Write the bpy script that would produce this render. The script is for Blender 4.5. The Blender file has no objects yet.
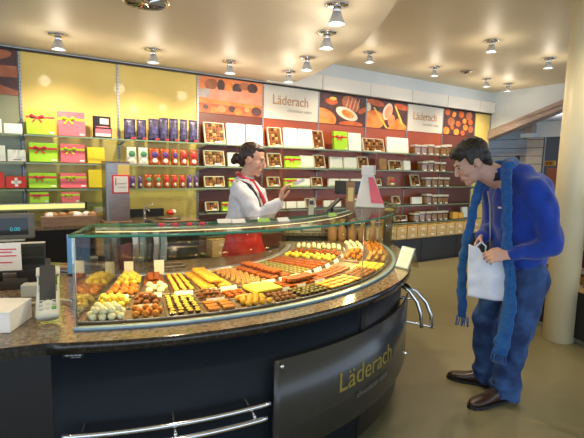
import bpy, bmesh, math, random
from mathutils import Vector, Matrix, Quaternion
random.seed(7)
PI = math.pi
COL = bpy.context.scene.collection
V = Vector

# ------------------------------------------------------------------ materials
def nt(name):
    m = bpy.data.materials.new(name); m.use_nodes = True
    return m, m.node_tree.nodes, m.node_tree.links
def mat(name, c, rough=0.5, metal=0.0, c2=None, scale=20.0, bump=0.0, trans=0.0, spec=0.5, coat=0.0, sheen=0.0, stretch=None, detail=3, emit=None, es=0.0, sss=0.0):
    m, N, L = nt(name)
    b = N['Principled BSDF']
    b.inputs['Base Color'].default_value = (*c, 1)
    b.inputs['Roughness'].default_value = rough
    b.inputs['Metallic'].default_value = metal
    b.inputs['Specular IOR Level'].default_value = spec
    b.inputs['Transmission Weight'].default_value = trans
    b.inputs['Coat Weight'].default_value = coat
    b.inputs['Coat Roughness'].default_value = 0.08
    b.inputs['Sheen Weight'].default_value = sheen
    if sss:
        b.inputs['Subsurface Weight'].default_value = sss
        b.inputs['Subsurface Radius'].default_value = (.02, .008, .004)
    if emit:
        b.inputs['Emission Color'].default_value = (*emit, 1); b.inputs['Emission Strength'].default_value = es
    if c2 or bump:
        tc = N.new('ShaderNodeTexCoord'); mp = N.new('ShaderNodeMapping'); nz = N.new('ShaderNodeTexNoise')
        nz.inputs['Scale'].default_value = scale; nz.inputs['Detail'].default_value = detail
        if stretch: mp.inputs['Scale'].default_value = stretch
        L.new(tc.outputs['Object'], mp.inputs['Vector']); L.new(mp.outputs['Vector'], nz.inputs['Vector'])
        if c2:
            r = N.new('ShaderNodeValToRGB')
            r.color_ramp.elements[0].position = .38; r.color_ramp.elements[1].position = .62
            r.color_ramp.elements[0].color = (*c, 1); r.color_ramp.elements[1].color = (*c2, 1)
            L.new(nz.outputs['Fac'], r.inputs['Fac']); L.new(r.outputs['Color'], b.inputs['Base Color'])
        if bump:
            bp = N.new('ShaderNodeBump'); bp.inputs['Strength'].default_value = bump; bp.inputs['Distance'].default_value = .01
            L.new(nz.outputs['Fac'], bp.inputs['Height']); L.new(bp.outputs['Normal'], b.inputs['Normal'])
    return m
def glassmat(name, tint, glossy=0.12, rough=0.02, base=0.04, k=.22):
    # thin pane: mostly clear, mirror-like at grazing angles
    m, N, L = nt(name)
    for n in list(N): N.remove(n)
    o = N.new('ShaderNodeOutputMaterial'); mx = N.new('ShaderNodeMixShader')
    t = N.new('ShaderNodeBsdfTransparent'); t.inputs['Color'].default_value = (*tint, 1)
    g = N.new('ShaderNodeBsdfGlossy'); g.inputs['Roughness'].default_value = rough
    lw = N.new('ShaderNodeLayerWeight'); lw.inputs['Blend'].default_value = glossy
    ad = N.new('ShaderNodeMath'); ad.operation = 'MULTIPLY_ADD'; ad.inputs[1].default_value = k; ad.inputs[2].default_value = base; ad.use_clamp = True
    L.new(lw.outputs['Fresnel'], ad.inputs[0]); L.new(ad.outputs[0], mx.inputs[0])
    L.new(t.outputs[0], mx.inputs[1]); L.new(g.outputs[0], mx.inputs[2]); L.new(mx.outputs[0], o.inputs['Surface'])
    return m
def emis(name, c, s):
    m, N, L = nt(name)
    for n in list(N): N.remove(n)
    o = N.new('ShaderNodeOutputMaterial'); e = N.new('ShaderNodeEmission')
    e.inputs['Color'].default_value = (*c, 1); e.inputs['Strength'].default_value = s
    L.new(e.outputs[0], o.inputs['Surface'])
    return m

def granite(name, a, b_, c_):
    m, N, L = nt(name); b = N['Principled BSDF']
    tc = N.new('ShaderNodeTexCoord')
    v = N.new('ShaderNodeTexVoronoi'); v.inputs['Scale'].default_value = 160
    n = N.new('ShaderNodeTexNoise'); n.inputs['Scale'].default_value = 60; n.inputs['Detail'].default_value = 5
    n2 = N.new('ShaderNodeTexNoise'); n2.inputs['Scale'].default_value = 3
    for q in (v, n, n2): L.new(tc.outputs['Object'], q.inputs['Vector'])
    r = N.new('ShaderNodeValToRGB'); e = r.color_ramp.elements
    e[0].position = .35; e[0].color = (*a, 1); e[1].position = .65; e[1].color = (*c_, 1)
    k = e.new(.5); k.color = (*b_, 1)
    mx = N.new('ShaderNodeMix'); mx.data_type = 'RGBA'; mx.inputs[0].default_value = .4
    L.new(n.outputs['Fac'], r.inputs['Fac']); L.new(r.outputs['Color'], mx.inputs[6]); L.new(v.outputs['Color'], mx.inputs[7])
    mx2 = N.new('ShaderNodeMix'); mx2.data_type = 'RGBA'; mx2.blend_type = 'MULTIPLY'; mx2.inputs[0].default_value = .6
    L.new(r.outputs['Color'], mx2.inputs[6]); L.new(mx.outputs[2], mx2.inputs[7])
    L.new(mx2.outputs[2], b.inputs['Base Color'])
    b.inputs['Roughness'].default_value = .14; b.inputs['Specular IOR Level'].default_value = .6
    return m

M = {}
M['ceil'] = mat('ceiling_paint', (.80, .72, .57), .5, c2=(.82, .74, .59), scale=1.5)
M['ceil_hi'] = mat('upper_ceiling_paint', (.78, .68, .48), .5, c2=(.80, .70, .50), scale=1.2)
M['floor'] = mat('floor_resin', (.21, .188, .095), .34, c2=(.235, .208, .108), scale=1.3, spec=.4)
M['wall'] = mat('wall_paint', (.60, .66, .70), .7, c2=(.62, .68, .72), scale=3)
M['white'] = mat('white_paint', (.75, .74, .70), .5)
M['yellow'] = mat('yellow_lacquer', (.70, .53, .14), .55, c2=(.73, .56, .16), scale=2, coat=.35)
M['maroon'] = mat('maroon_lacquer', (.13, .035, .025), .35, c2=(.15, .042, .03), scale=2)
M['rust'] = mat('rust_lacquer', (.45, .09, .025), .35, c2=(.50, .11, .03), scale=2)
M['greyglass'] = mat('green_grey_lacquer', (.26, .28, .16), .2, c2=(.30, .31, .18), scale=2)
M['black'] = mat('black_laminate', (.012, .012, .014), .35)
M['plinth'] = mat('black_plinth', (.01, .01, .01), .5)
M['navy'] = mat('dark_blue_panel', (.011, .015, .020), .45, c2=(.013, .017, .023), scale=3, spec=.1)
M['granite'] = granite('brown_granite', (.16, .125, .08), (.27, .21, .135), (.36, .29, .20))
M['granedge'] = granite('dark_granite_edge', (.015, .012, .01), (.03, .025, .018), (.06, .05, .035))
M['chrome'] = mat('chrome', (.75, .75, .76), .12, 1)
M['steel'] = mat('brushed_steel', (.46, .42, .39), .32, 1, c2=(.38, .345, .33), scale=8, stretch=(1, 1, 12))
M['alu'] = mat('aluminium', (.55, .58, .62), .35, 1)
M['bluealu'] = mat('pale_blue_rail', (.24, .36, .45), .35, .3)
M['slot'] = mat('slotted_strip', (.35, .38, .42), .4, .6)
M['glass'] = glassmat('clear_glass', (.96, .98, .96), .08, .01, .006, .06)
M['traymetal'] = mat('brown_tray_metal', (.16, .11, .065), .4, .3)
M['glasstop'] = glassmat('green_glass_top', (.88, .93, .86), .3, .03, .06, .18)
M['edge'] = mat('green_glass_edge', (.05, .22, .14), .1, emit=None)
M['shelfglass'] = glassmat('shelf_glass', (.82, .90, .80), .15, .05, .10)
M['shelfedge'] = mat('shelf_glass_edge', (.18, .25, .16), .15)
M['backglass'] = glassmat('smoked_glass', (.88, .86, .82), .12, .06, .02, .06)
M['endglass'] = glassmat('reflective_end_glass', (.85, .88, .90), .12, .01, .38)
M['grayglass'] = mat('grey_glass_panel', (.040, .040, .036), .22)
M['gold'] = mat('gold_lettering', (.30, .24, .05), .4, .3)
M['signwhite'] = mat('sign_board', (.62, .60, .53), .5)
M['signtext'] = mat('brown_lettering', (.44, .22, .10), .6)
M['signgrey'] = mat('grey_lettering', (.40, .37, .33), .6)
M['card'] = mat('white_card', (.80, .78, .72), .6)
M['cream'] = mat('cream_card', (.75, .70, .55), .6)
M['grassgreen'] = mat('grass_green_print', (.25, .50, .06), .6)
M['green'] = mat('lime_gift_paper', (.33, .62, .02), .4, c2=(.37, .66, .03), scale=6)
M['pink'] = mat('pink_gift_paper', (.75, .12, .16), .4, c2=(.80, .15, .20), scale=40, stretch=(.2, 1, 3))
M['redrib'] = mat('red_ribbon', (.65, .03, .05), .35)
M['greenrib'] = mat('lime_ribbon', (.50, .62, .02), .35)
M['yellowbox'] = mat('yellow_carton', (.80, .60, .03), .5)
M['red'] = mat('red_carton', (.62, .03, .02), .45)
M['pouchbadge'] = mat('violet_badge', (.06, .05, .15), .3, .2, c2=(.12, .11, .24), scale=40)
M['pouch'] = mat('dark_purple_foil', (.012, .010, .03), .35, .1, c2=(.07, .06, .14), scale=22, bump=.5)
M['redbag'] = mat('red_brown_foil', (.40, .045, .015), .28, .2, c2=(.55, .12, .04), scale=18, bump=.4)
M['purplebag'] = mat('purple_foil', (.12, .06, .20), .28, .2, c2=(.22, .12, .30), scale=18, bump=.4)
M['whitebag'] = mat('white_foil', (.74, .70, .64), .35, c2=(.80, .77, .72), scale=10, bump=.3)
M['purple'] = mat('purple_print', (.13, .06, .32), .4)
M['teal'] = mat('teal_print', (.10, .30, .16), .4)
M['choc'] = mat('milk_chocolate', (.16, .055, .018), .35, c2=(.22, .08, .028), scale=60, spec=.22)
M['dchoc'] = mat('dark_chocolate', (.055, .018, .008), .3, c2=(.09, .03, .013), scale=60, spec=.22)
M['orangechoc'] = mat('caramel_chocolate', (.36, .115, .014), .45, c2=(.50, .19, .025), scale=90, spec=.22)
M['redchoc'] = mat('cinnamon_chocolate', (.25, .05, .006), .5, c2=(.38, .10, .012), scale=90, spec=.22)
M['ychoc'] = mat('almond_chocolate', (.52, .23, .018), .45, c2=(.68, .38, .04), scale=70, spec=.22)
M['yell'] = mat('lemon_chocolate', (.68, .48, .05), .45, c2=(.78, .60, .10), scale=60, spec=.22)
M['wchoc'] = mat('white_chocolate', (.72, .66, .38), .45, c2=(.80, .74, .46), scale=60, bump=.2, spec=.22)
M['coco'] = mat('coconut_truffle_white', (.62, .56, .33), .6, c2=(.74, .72, .52), scale=90, bump=.5, spec=.22)
M['tanchoc'] = mat('hazelnut_chocolate', (.38, .19, .055), .42, c2=(.52, .31, .11), scale=60, spec=.22)
M['pistachio'] = mat('pistachio_chocolate', (.10, .09, .025), .45, c2=(.34, .28, .08), scale=120, spec=.22)
M['nuts'] = mat('nut_mix', (.28, .10, .03), .5, c2=(.60, .38, .14), scale=90, bump=.3, spec=.22)
M['wood'] = mat('light_wood', (.62, .42, .15), .5, c2=(.72, .52, .22), scale=8, stretch=(1, 6, 14))
M['woodd'] = mat('brown_wood_tray', (.22, .13, .08), .45, c2=(.30, .19, .11), scale=8, stretch=(1, 6, 14))
M['beam'] = mat('grey_timber_beam', (.30, .23, .20), .6, c2=(.38, .30, .26), scale=6, stretch=(1, 1, 8))
M['siding'] = mat('grey_siding', (.28, .31, .35), .7, c2=(.32, .35, .39), scale=5, stretch=(1, 1, 10))
M['siding2'] = mat('pale_siding', (.32, .31, .30), .7, c2=(.36, .35, .34), scale=5, stretch=(1, 1, 10))
M['dark'] = mat('dark_finish', (.03, .028, .028), .5)
M['colwhite'] = mat('column_paint', (.88, .78, .50), .4, c2=(.90, .80, .52), scale=2)
M['plastic'] = glassmat('clear_plastic', (.90, .88, .84), .2, .12, .12)
M['lid'] = mat('pale_lid', (.62, .56, .48), .4)
M['term'] = mat('pale_grey_plastic', (.56, .57, .48), .4)
M['screen_g'] = mat('green_lcd', (.10, .20, .04), .2)
M['key'] = mat('key_plastic', (.42, .45, .40), .5)
M['gkey'] = mat('green_key', (.08, .30, .08), .5)
M['monitor'] = mat('monitor_shell', (.13, .12, .10), .4)
M['scr'] = mat('dark_screen', (.015, .022, .02), .12)
M['cyan'] = emis('cyan_digits', (.1, .7, .8), .7)
M['amber'] = mat('amber_card', (.80, .42, .06), .5)
M['bluereflect'] = mat('sky_blue_reflection', (.16, .42, .80), .3)  # reflected daylight put into the colour of the board behind the end glass
M['wine'] = mat('wine_card', (.10, .015, .03), .4)
M['lampglass'] = mat('frosted_lamp_glass', (.42, .47, .55), .2, .7, emit=(1, .85, .6), es=.06)
M['bulb'] = emis('halogen_bulb', (1, .85, .6), 9)
M['bulbcool'] = emis('lamp_rim_glow', (1, .9, .75), 1.2)
M['tube'] = emis('strip_lamp_glow', (1, .92, .30), 1.05)
M['tube2'] = emis('display_lamp_glow', (1, .8, .45), 3.0)
M['skin'] = mat('skin_warm', (.62, .34, .22), .5, c2=(.66, .37, .25), scale=8, sss=.05)
M['skin_m'] = mat('skin_fair', (.55, .33, .25), .5, c2=(.60, .36, .28), scale=8, sss=.05)
M['lip'] = mat('lips', (.42, .12, .10), .45)
M['hair_m'] = mat('dark_brown_hair', (.012, .008, .006), .5, c2=(.028, .018, .012), scale=30, stretch=(1, 5, 1), bump=.6)
M['hair_w'] = mat('brown_hair', (.022, .010, .006), .4, c2=(.05, .022, .012), scale=30, stretch=(1, 5, 1), bump=.5)
M['eyew'] = mat('eye_white', (.7, .68, .64), .25)
M['fleece'] = mat('royal_blue_fleece', (.001, .030, .27), .9, c2=(.003, .044, .37), scale=9, bump=.6, sheen=.3)
M['scarf'] = mat('teal_blue_scarf', (.004, .075, .27), .9, c2=(.006, .095, .33), scale=60, bump=.6, sheen=.3)
M['jeans'] = mat('blue_denim', (.012, .035, .12), .85, c2=(.03, .085, .24), scale=9, bump=.3)
M['shoe'] = mat('brown_leather', (.035, .016, .010), .3, c2=(.05, .024, .015), scale=12)
M['sole'] = mat('dark_sole', (.012, .01, .01), .6)
M['shirtb'] = mat('white_blouse', (.66, .68, .72), .75, c2=(.72, .73, .76), scale=10, bump=.25)
M['apron'] = mat('red_apron', (.62, .018, .015), .7, c2=(.70, .03, .025), scale=8, bump=.3)
M['blackcloth'] = mat('black_cloth', (.02, .02, .026), .8)
M['bag'] = mat('white_paper_bag', (.60, .68, .86), .55, c2=(.66, .74, .90), scale=14, bump=.5)
M['zip'] = mat('metal_zip', (.4, .4, .42), .4, .8)
M['x'] = mat('plain', (.5, .5, .5))
M['kraft'] = mat('kraft_paper', (.30, .15, .06), .55, c2=(.38, .20, .08), scale=12, bump=.3)

# ------------------------------------------------------------------ mesh builder
class MB:
    def __init__(s): s.bm = bmesh.new(); s.mats = []
    def mi(s, m):
        if m not in s.mats: s.mats.append(m)
        return s.mats.index(m)
    def faces(s, vs, fs, m, smooth=False):
        i = s.mi(m); bv = [s.bm.verts.new(v) for v in vs]
        for f in fs:
            try:
                q = s.bm.faces.new([bv[k] for k in f]); q.material_index = i; q.smooth = smooth
            except ValueError: pass
        return s
    def box(s, x0, x1, y0, y1, z0, z1, m, rot=None, bev=0):
        P = [V((x, y, z)) for z in (z0, z1) for y in (y0, y1) for x in (x0, x1)]
        if bev:
            b = bmesh.new(); bv = [b.verts.new(p) for p in P]
            for f in ((0,2,3,1),(4,5,7,6),(0,1,5,4),(2,6,7,3),(0,4,6,2),(1,3,7,5)): b.faces.new([bv[k] for k in f])
            bmesh.ops.bevel(b, geom=b.edges[:], offset=bev, segments=2, affect='EDGES', profile=.6)
            b.verts.ensure_lookup_table()
            for k, v in enumerate(b.verts): v.index = k
            vs = [v.co.copy() for v in b.verts]; fs = [[v.index for v in f.verts] for f in b.faces]; b.free()
            if rot: vs = [rot @ v for v in vs]
            return s.faces(vs, fs, m)
        if rot: P = [rot @ p for p in P]
        return s.faces(P, ((0,2,3,1),(4,5,7,6),(0,1,5,4),(2,6,7,3),(0,4,6,2),(1,3,7,5)), m)
    def loft(s, rings, m, seg=16, caps=True, smooth=True):
        # rings: (centre, half-axis A, half-axis B)
        vs = []; fs = []
        for c, a, b in rings:
            c, a, b = V(c), V(a), V(b)
            for k in range(seg):
                t = 2*PI*k/seg; vs.append(c + a*math.cos(t) + b*math.sin(t))
        for i in range(len(rings)-1):
            for k in range(seg):
                k2 = (k+1) % seg
                fs.append((i*seg+k, i*seg+k2, (i+1)*seg+k2, (i+1)*seg+k))
        if caps:
            fs.append(tuple(range(seg-1, -1, -1))); fs.append(tuple((len(rings)-1)*seg+k for k in range(seg)))
        return s.faces(vs, fs, m, smooth)
    def tube(s, pts, r, m, seg=10, flat=None):
        # round tube (or flat band: flat=(half_width vector fn)) through pts
        pts = [V(p) for p in pts]; n = len(pts)
        rs = r if isinstance(r, (list, tuple)) else [r]*n
        rings = []; prev = None
        for i, p in enumerate(pts):
            t = (pts[min(i+1, n-1)] - pts[max(i-1, 0)]).normalized()
            if prev is None:
                a = t.cross(V((0, 0, 1)))
                if a.length < .1: a = t.cross(V((1, 0, 0)))
            else: a = prev - t*prev.dot(t)
            a.normalize(); prev = a; b = t.cross(a)
            rings.append((p, a*rs[i], b*rs[i]))
        return s.loft(rings, m, seg)
    def cyl(s, c, r, z0, z1, m, seg=20, r2=None, smooth=True):
        r2 = r if r2 is None else r2
        return s.loft([((c[0], c[1], z0), (r, 0, 0), (0, r, 0)), ((c[0], c[1], z1), (r2, 0, 0), (0, r2, 0))], m, seg, True, smooth)
    def lathe(s, prof, m, seg=20, c=(0, 0), caps=True):
        return s.loft([((c[0], c[1], z), (r, 0, 0), (0, r, 0)) for r, z in prof], m, seg, caps)
    def ell(s, c, r, m, seg=16, rings=10, rot=None):
        c = V(c); out = []
        for i in range(rings+1):
            p = -PI/2 + PI*i/rings; cz = math.sin(p)*r[2]; k = max(math.cos(p), 1e-3)
            a, b, z = V((r[0]*k, 0, 0)), V((0, r[1]*k, 0)), V((0, 0, cz))
            if rot: a, b, z = rot @ a, rot @ b, rot @ z
            out.append((c+z, a, b))
        return s.loft(out, m, seg)
    def cap(s, p0, r0, p1, r1, m, seg=12):
        # tapered capsule
        p0, p1 = V(p0), V(p1); t = (p1-p0); L = t.length
        if L < 1e-6: return s.ell(p0, (r0, r0, r0), m)
        t /= L; a = t.orthogonal().normalized(); b = t.cross(a); out = []
        for i in range(1, 5):
            q = -PI/2 + PI/2*i/4*.98
            out.append((p0 + t*math.sin(q)*r0, a*math.cos(q)*r0, b*math.cos(q)*r0))
        for i in range(0, 4):
            q = PI/2*i/4
            out.append((p1 + t*math.sin(q)*r1, a*math.cos(q)*r1, b*math.cos(q)*r1))
        return s.loft(out, m, seg)
    def prism(s, poly, z0, z1, m, mside=None):
        n = len(poly); P = [(x, y, z0) for x, y in poly] + [(x, y, z1) for x, y in poly]
        i = s.mi(m); j = s.mi(mside or m); bv = [s.bm.verts.new(p) for p in P]
        f = s.bm.faces.new(bv[:n][::-1]); f.material_index = i
        f = s.bm.faces.new(bv[n:]); f.material_index = i
        for k in range(n):
            f = s.bm.faces.new((bv[k], bv[(k+1) % n], bv[n+(k+1) % n], bv[n+k])); f.material_index = j
        return s
    def arc(s, c, r0, r1, a0, a1, z0, z1, m, mside=None, seg=None, r0f=None):
        # ring sector, degrees
        seg = seg or max(2, int(abs(a1-a0)/2.5))
        i = s.mi(m); j = s.mi(mside or m); R = []
        for k in range(seg+1):
            a = math.radians(a0+(a1-a0)*k/seg); q = r0f(a0+(a1-a0)*k/seg) if r0f else r0
            ca, sa = math.cos(a), math.sin(a)
            R.append([s.bm.verts.new((c[0]+r*ca, c[1]+r*sa, z)) for r, z in ((q, z0), (r1, z0), (r1, z1), (q, z1))])
        for k in range(seg):
            A, B = R[k], R[k+1]
            for u, v, mm in ((0, 1, i), (1, 2, j), (2, 3, i), (3, 0, j)):
                f = s.bm.faces.new((A[u], A[v], B[v], B[u])); f.material_index = mm
                if mm == j and u in (1, 3): f.smooth = True
        f = s.bm.faces.new(R[0][::-1]); f.material_index = j
        f = s.bm.faces.new(R[-1]); f.material_index = j
        return s
    def build(s, name, parent=None, loc=(0, 0, 0), rz=0, rx=0, normals=True):
        if normals: bmesh.ops.recalc_face_normals(s.bm, faces=s.bm.faces[:])
        me = bpy.data.meshes.new(name); s.bm.to_mesh(me); s.bm.free()
        for m in s.mats: me.materials.append(m if not isinstance(m, str) else M[m])
        o = bpy.data.objects.new(name, me); COL.objects.link(o)
        o.location = loc; o.rotation_euler = (rx, 0, rz)
        if parent: o.parent = parent
        return o

def tag(o, label, cat, group=None, kind=None):
    o['label'] = label; o['category'] = cat
    if group: o['group'] = group
    if kind: o['kind'] = kind
    return o
def struct(o): o['kind'] = 'structure'; return o
def empty(name, loc, rz=0, rx=0):
    o = bpy.data.objects.new(name, None); COL.objects.link(o); o.location = loc; o.rotation_euler = (rx, 0, rz); o.empty_display_size = .05
    return o
def kids(o): return [c for c in bpy.data.objects if c.parent == o]
_kc = {}
def copy_tree(o, parent=None):
    c = o.copy(); COL.objects.link(c)
    if parent: c.parent = parent
    if o.name not in _kc: _kc[o.name] = [x for x in o.children]
    for ch in _kc[o.name]: copy_tree(ch, c)
    return c
PROTO = {}
def inst(key, maker, loc, rz=0, rx=0, scale=None):
    # the first call keeps the thing just made; later calls copy it and its parts
    if key not in PROTO:
        o = maker(); PROTO[key] = o; _kc[o.name] = [x for x in o.children]
    else:
        o = copy_tree(PROTO[key])
    o.location = loc; o.rotation_euler = (rx, 0, rz)
    if scale: o.scale = scale
    return o
def text(body, size, depth, m, parent, name, T, sx=1.0):
    cu = bpy.data.curves.new(name, 'FONT'); cu.body = body; cu.size = size; cu.extrude = depth; cu.align_x = 'CENTER'; cu.align_y = 'CENTER'
    t = bpy.data.objects.new(name+'_tmp', cu); COL.objects.link(t)
    dg = bpy.context.evaluated_depsgraph_get(); me = bpy.data.meshes.new_from_object(t.evaluated_get(dg))
    bpy.data.objects.remove(t)
    for v in me.vertices: v.co = T(v.co.x*sx, v.co.y, v.co.z)
    me.materials.clear(); me.materials.append(M[m])
    for p in me.polygons: p.material_index = 0
    o = bpy.data.objects.new(name, me); COL.objects.link(o)
    if parent: o.parent = parent
    return o

# ------------------------------------------------------------------ wall frame
TH = math.radians(57); d = V((math.sin(TH), math.cos(TH), 0)); n = V((-math.cos(TH), math.sin(TH), 0)); D = 5.68; RZ = PI/2-TH
def W(s, off, z): 
    p = n*(D-off) + d*s; return V((p.x, p.y, z))
# local frame of the wall: x along the wall, y into the wall, z up, origin at s=0 on the wall
W0 = W(0, 0, 0)

# ------------------------------------------------------------------ setting
FL = MB().box(-7, 9, -4, 13, -.05, 0, 'floor').build('floor'); struct(FL)
wb = MB().box(-3.5, 8.43, 0, .2, 0, 3.2, 'wall').build('wall_back', loc=W0, rz=RZ); struct(wb)
cb = MB().box(-7, 9, -4, 13, 3.17, 3.25, 'ceil_hi').build('ceiling'); struct(cb)
# round lowered ceiling
cc = (-6.55, 3.33); R = 7.25; poly = []
for k in range(90):
    a = math.radians(-75 + k*1.7); p = V((cc[0]+R*math.cos(a), cc[1]+R*math.sin(a), 0))
    if p.dot(n) < D-.001: poly.append((p.x, p.y))
    else: break
q = W(-3.5, 0.002, 0)
last = V((poly[-1][0], poly[-1][1], 0)); sl = last.dot(d)
e = W(sl+.05, .002, 0); poly.append((e.x, e.y)); poly.append((q.x, q.y)); poly.append((-6.8, -3.5))
cl = MB().prism(poly, 2.765, 3.165, 'ceil').build('trim_1'); struct(cl)
cl['label'] = 'round lowered part of the ceiling'

S = [.22, 1.20, 2.18, 3.14, 4.10, 5.06, 6.02, 6.96, 7.92, 8.42]
cols = ['yellow', 'yellow', 'maroon', 'rust2', 'rust2', 'rust2', 'rust2', 'maroon', 'yellow']
M['rust2'] = mat('red_brown_lacquer', (.33, .07, .028), .35, c2=(.37, .08, .032), scale=2)
bayname = ['the bay of gift boxes', 'the bay of snack bags', 'the bay with the orange poster', 'the bay under the nearer lettered sign', 'the bay with the white-ringed praline poster',
           'the bay with the half-open praline poster', 'the bay under the farther lettered sign', 'the bay behind the man\'s head', 'the narrow last bay']
# left-most bay panel and coloured wall panels
o = MB().box(-1.2, .2, -.02, -.002, .1, 2.725, 'greyglass').build('wall_panel', loc=W0, rz=RZ)
tag(o, 'green-grey glossy wall panel at the far left edge', 'panel', 'glossy wall panels')
for i in range(9):
    m = cols[i]
    o = MB().box(S[i]+.012, S[i+1]-.012, -.02, -.002, .1, 2.725, m).build('wall_panel', loc=W0, rz=RZ)
    cn = {'yellow': 'yellow', 'maroon': 'dark maroon', 'rust2': 'red-brown'}[m]
    tag(o, cn+' glossy wall panel of '+bayname[i], 'panel', 'glossy wall panels')
# thin dark rail above the panels, white fascia boards above
o = MB().box(-1.2, 8.42, -.05, -.002, 2.726, 2.745, 'black').build('trim_2', loc=W0, rz=RZ); struct(o)
for i in range(3, 9):
    o = MB().box(S[i]+.006, S[i+1]-.006, -.12, -.002, 2.747, 2.95, 'white').build('fascia_board', loc=W0, rz=RZ)
    tag(o, 'white fascia board above '+bayname[i], 'board', 'white fascia boards under the upper ceiling')
for i, s in enumerate(S):
    mb = MB().box(s-.011, s+.011, -.035, -.001, .1, 2.72, 'slot')
    for k in range(60):
        z = .42+k*.038; mb.box(s-.004, s+.004, -.037, -.034, z, z+.018, 'black')
    o = mb.build('shelf_standard', loc=W0, rz=RZ)
    nm = ['beside the far-left gift boxes', 'between gift boxes and dark pouches', 'between snack bags and the orange poster', 'left of the nearer lettered sign', 'right of the nearer lettered sign',
          'between the two praline posters', 'left of the farther lettered sign', 'right of the farther lettered sign', 'left of the narrow yellow bay', 'at the right end of the shelf wall'][i]
    tag(o, 'slotted metal shelf upright '+nm, 'shelf upright', 'slotted shelf uprights')

# posters and signs: flat boards with printed shapes
def poster(i, label, bg, shapes, z0=2.265, z1=2.725, s0=None, s1=None):
    s0 = S[i]+.013 if s0 is None else s0; s1 = S[i+1]-.013 if s1 is None else s1
    mb = MB().box(s0, s1, -.03, -.021, z0, z1, bg); k = 0
    w, h = s1-s0, z1-z0
    for kind, mm, *a in shapes:
        k += 1; y = -.0302-.00025*k
        if kind == 'e':
            cx, cz, rx, rz, an = a; pts = []
            for t in range(28):
                u = rx*math.cos(2*PI*t/28); v = rz*math.sin(2*PI*t/28); ca, sa = math.cos(an), math.sin(an)
                pts.append((cx*w+u*ca-v*sa, cz*h+u*sa+v*ca))
        else: pts = [(x*w, z*h) for x, z in a[0]]
        # clip to the board (Sutherland-Hodgman)
        for ax, lim, sg in ((0, 0, 1), (0, w, -1), (1, 0, 1), (1, h, -1)):
            out = []
            for q in range(len(pts)):
                A, B = pts[q-1], pts[q]; ia, ib = (A[ax]-lim)*sg >= 0, (B[ax]-lim)*sg >= 0
                if ia != ib:
                    t = (lim-A[ax])/(B[ax]-A[ax]); out.append((A[0]+(B[0]-A[0])*t, A[1]+(B[1]-A[1])*t))
                if ib: out.append(B)
            pts = out
            if not pts: break
        if len(pts) > 2:
            vs = [(s0+x, y, z0+z) for x, z in pts]; mb.faces(vs, [tuple(range(len(vs)))], mm)
    o = mb.build('poster', loc=W0, rz=RZ, normals=False); return tag(o, label, 'poster', 'chocolate photo posters')
M['p_or'] = mat('poster_orange', (.75, .16, .02), .45, c2=(.80, .30, .06), scale=9)
M['p_lo'] = mat('poster_light_orange', (.80, .30, .10), .45, c2=(.72, .20, .08), scale=8)
M['p_pk'] = mat('poster_salmon', (.78, .26, .15), .45, c2=(.80, .35, .22), scale=7)
M['p_dk'] = mat('poster_dark', (.055, .022, .028), .45, c2=(.09, .035, .03), scale=8)
M['p_gr'] = mat('poster_silver', (.55, .48, .44), .45, c2=(.45, .38, .35), scale=8)
M['p_br'] = mat('poster_brown', (.33, .10, .04), .45, c2=(.42, .15, .07), scale=12)
M['p_wh'] = mat('poster_white', (.75, .62, .50), .45)
M['p_ye'] = mat('poster_yellow', (.72, .52, .10), .45)
M['p_rd'] = mat('poster_red', (.50, .08, .02), .45, c2=(.60, .14, .03), scale=12)
poster(2, 'poster of orange gift ribbon and dark pralines left of the lettered sign', 'p_lo',
       [('e', 'p_br', .18, .80, .09, .07, .3), ('e', 'p_dk', .33, .80, .055, .075, 0), ('e', 'p_or', .45, .82, .06, .07, 0), ('e', 'p_dk', .58, .76, .07, .07, .2), ('e', 'p_br', .70, .85, .08, .05, 0), ('e', 'p_dk', .83, .82, .08, .065, 0),
        ('p', 'p_pk', [(0, .66), (1, .70), (1, .34), (0, .40)]), ('p', 'p_gr', [(0, .64), (.16, .67), (.16, .44), (0, .42)]), ('p', 'p_or', [(0, .40), (1, .32), (1, .24), (0, .28)]),
        ('p', 'p_rd', [(0, .27), (1, .24), (1, 0), (0, 0)])] +
       [('e', mm, x, z, r, r*.8, 0) for mm, x, z, r in [('p_dk', .10, .16, .04), ('p_or', .22, .10, .05), ('p_lo', .34, .14, .06), ('p_dk', .50, .16, .05), ('p_or', .60, .10, .06), ('p_lo', .74, .18, .04), ('p_dk', .90, .15, .08)]])
poster(4, 'poster with a white-ringed praline right of the lettered sign', 'p_dk',
       [('e', 'p_rd', .25, .74, .12, .05, 0), ('e', 'p_ye', .28, .84, .07, .025, 0), ('e', 'p_br', .66, .72, .19, .12, -.3)] + [('e', 'p_pk', .58+.08*k, .72, .012, .11, -.3) for k in range(4)] +
       [('e', 'p_rd', .93, .55, .10, .04, .5), ('e', 'p_wh', .58, .38, .23, .09, -.25), ('e', 'p_or', .60, .38, .13, .055, -.25), ('e', 'p_or', .10, .20, .24, .13, -.2), ('e', 'p_lo', .12, .28, .12, .05, -.2), ('e', 'p_rd', .68, .04, .25, .05, 0)])
poster(5, 'poster with a pale half-open praline beside crossing gold lines', 'p_dk',
       [('e', 'p_rd', .20, .88, .20, .05, -.1), ('e', 'p_rd', .85, .84, .18, .05, -.1), ('e', 'p_wh', .03, .70, .06, .07, .2), ('e', 'p_or', .15, .26, .27, .16, .1), ('p', 'p_or', [(.50, 0), (.76, .42), (1, .15), (1, 0)]),
        ('e', 'p_wh', .50, .62, .10, .15, -.5), ('e', 'p_pk', .52, .60, .075, .12, -.5), ('e', 'p_lo', .60, .32, .08, .10, -.4), ('p', 'p_ye', [(.14, .70), (.18, .72), (.52, .02), (.47, .02)]), ('p', 'p_ye', [(.66, .86), (.70, .85), (.92, .20), (.86, .20)])])
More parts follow.
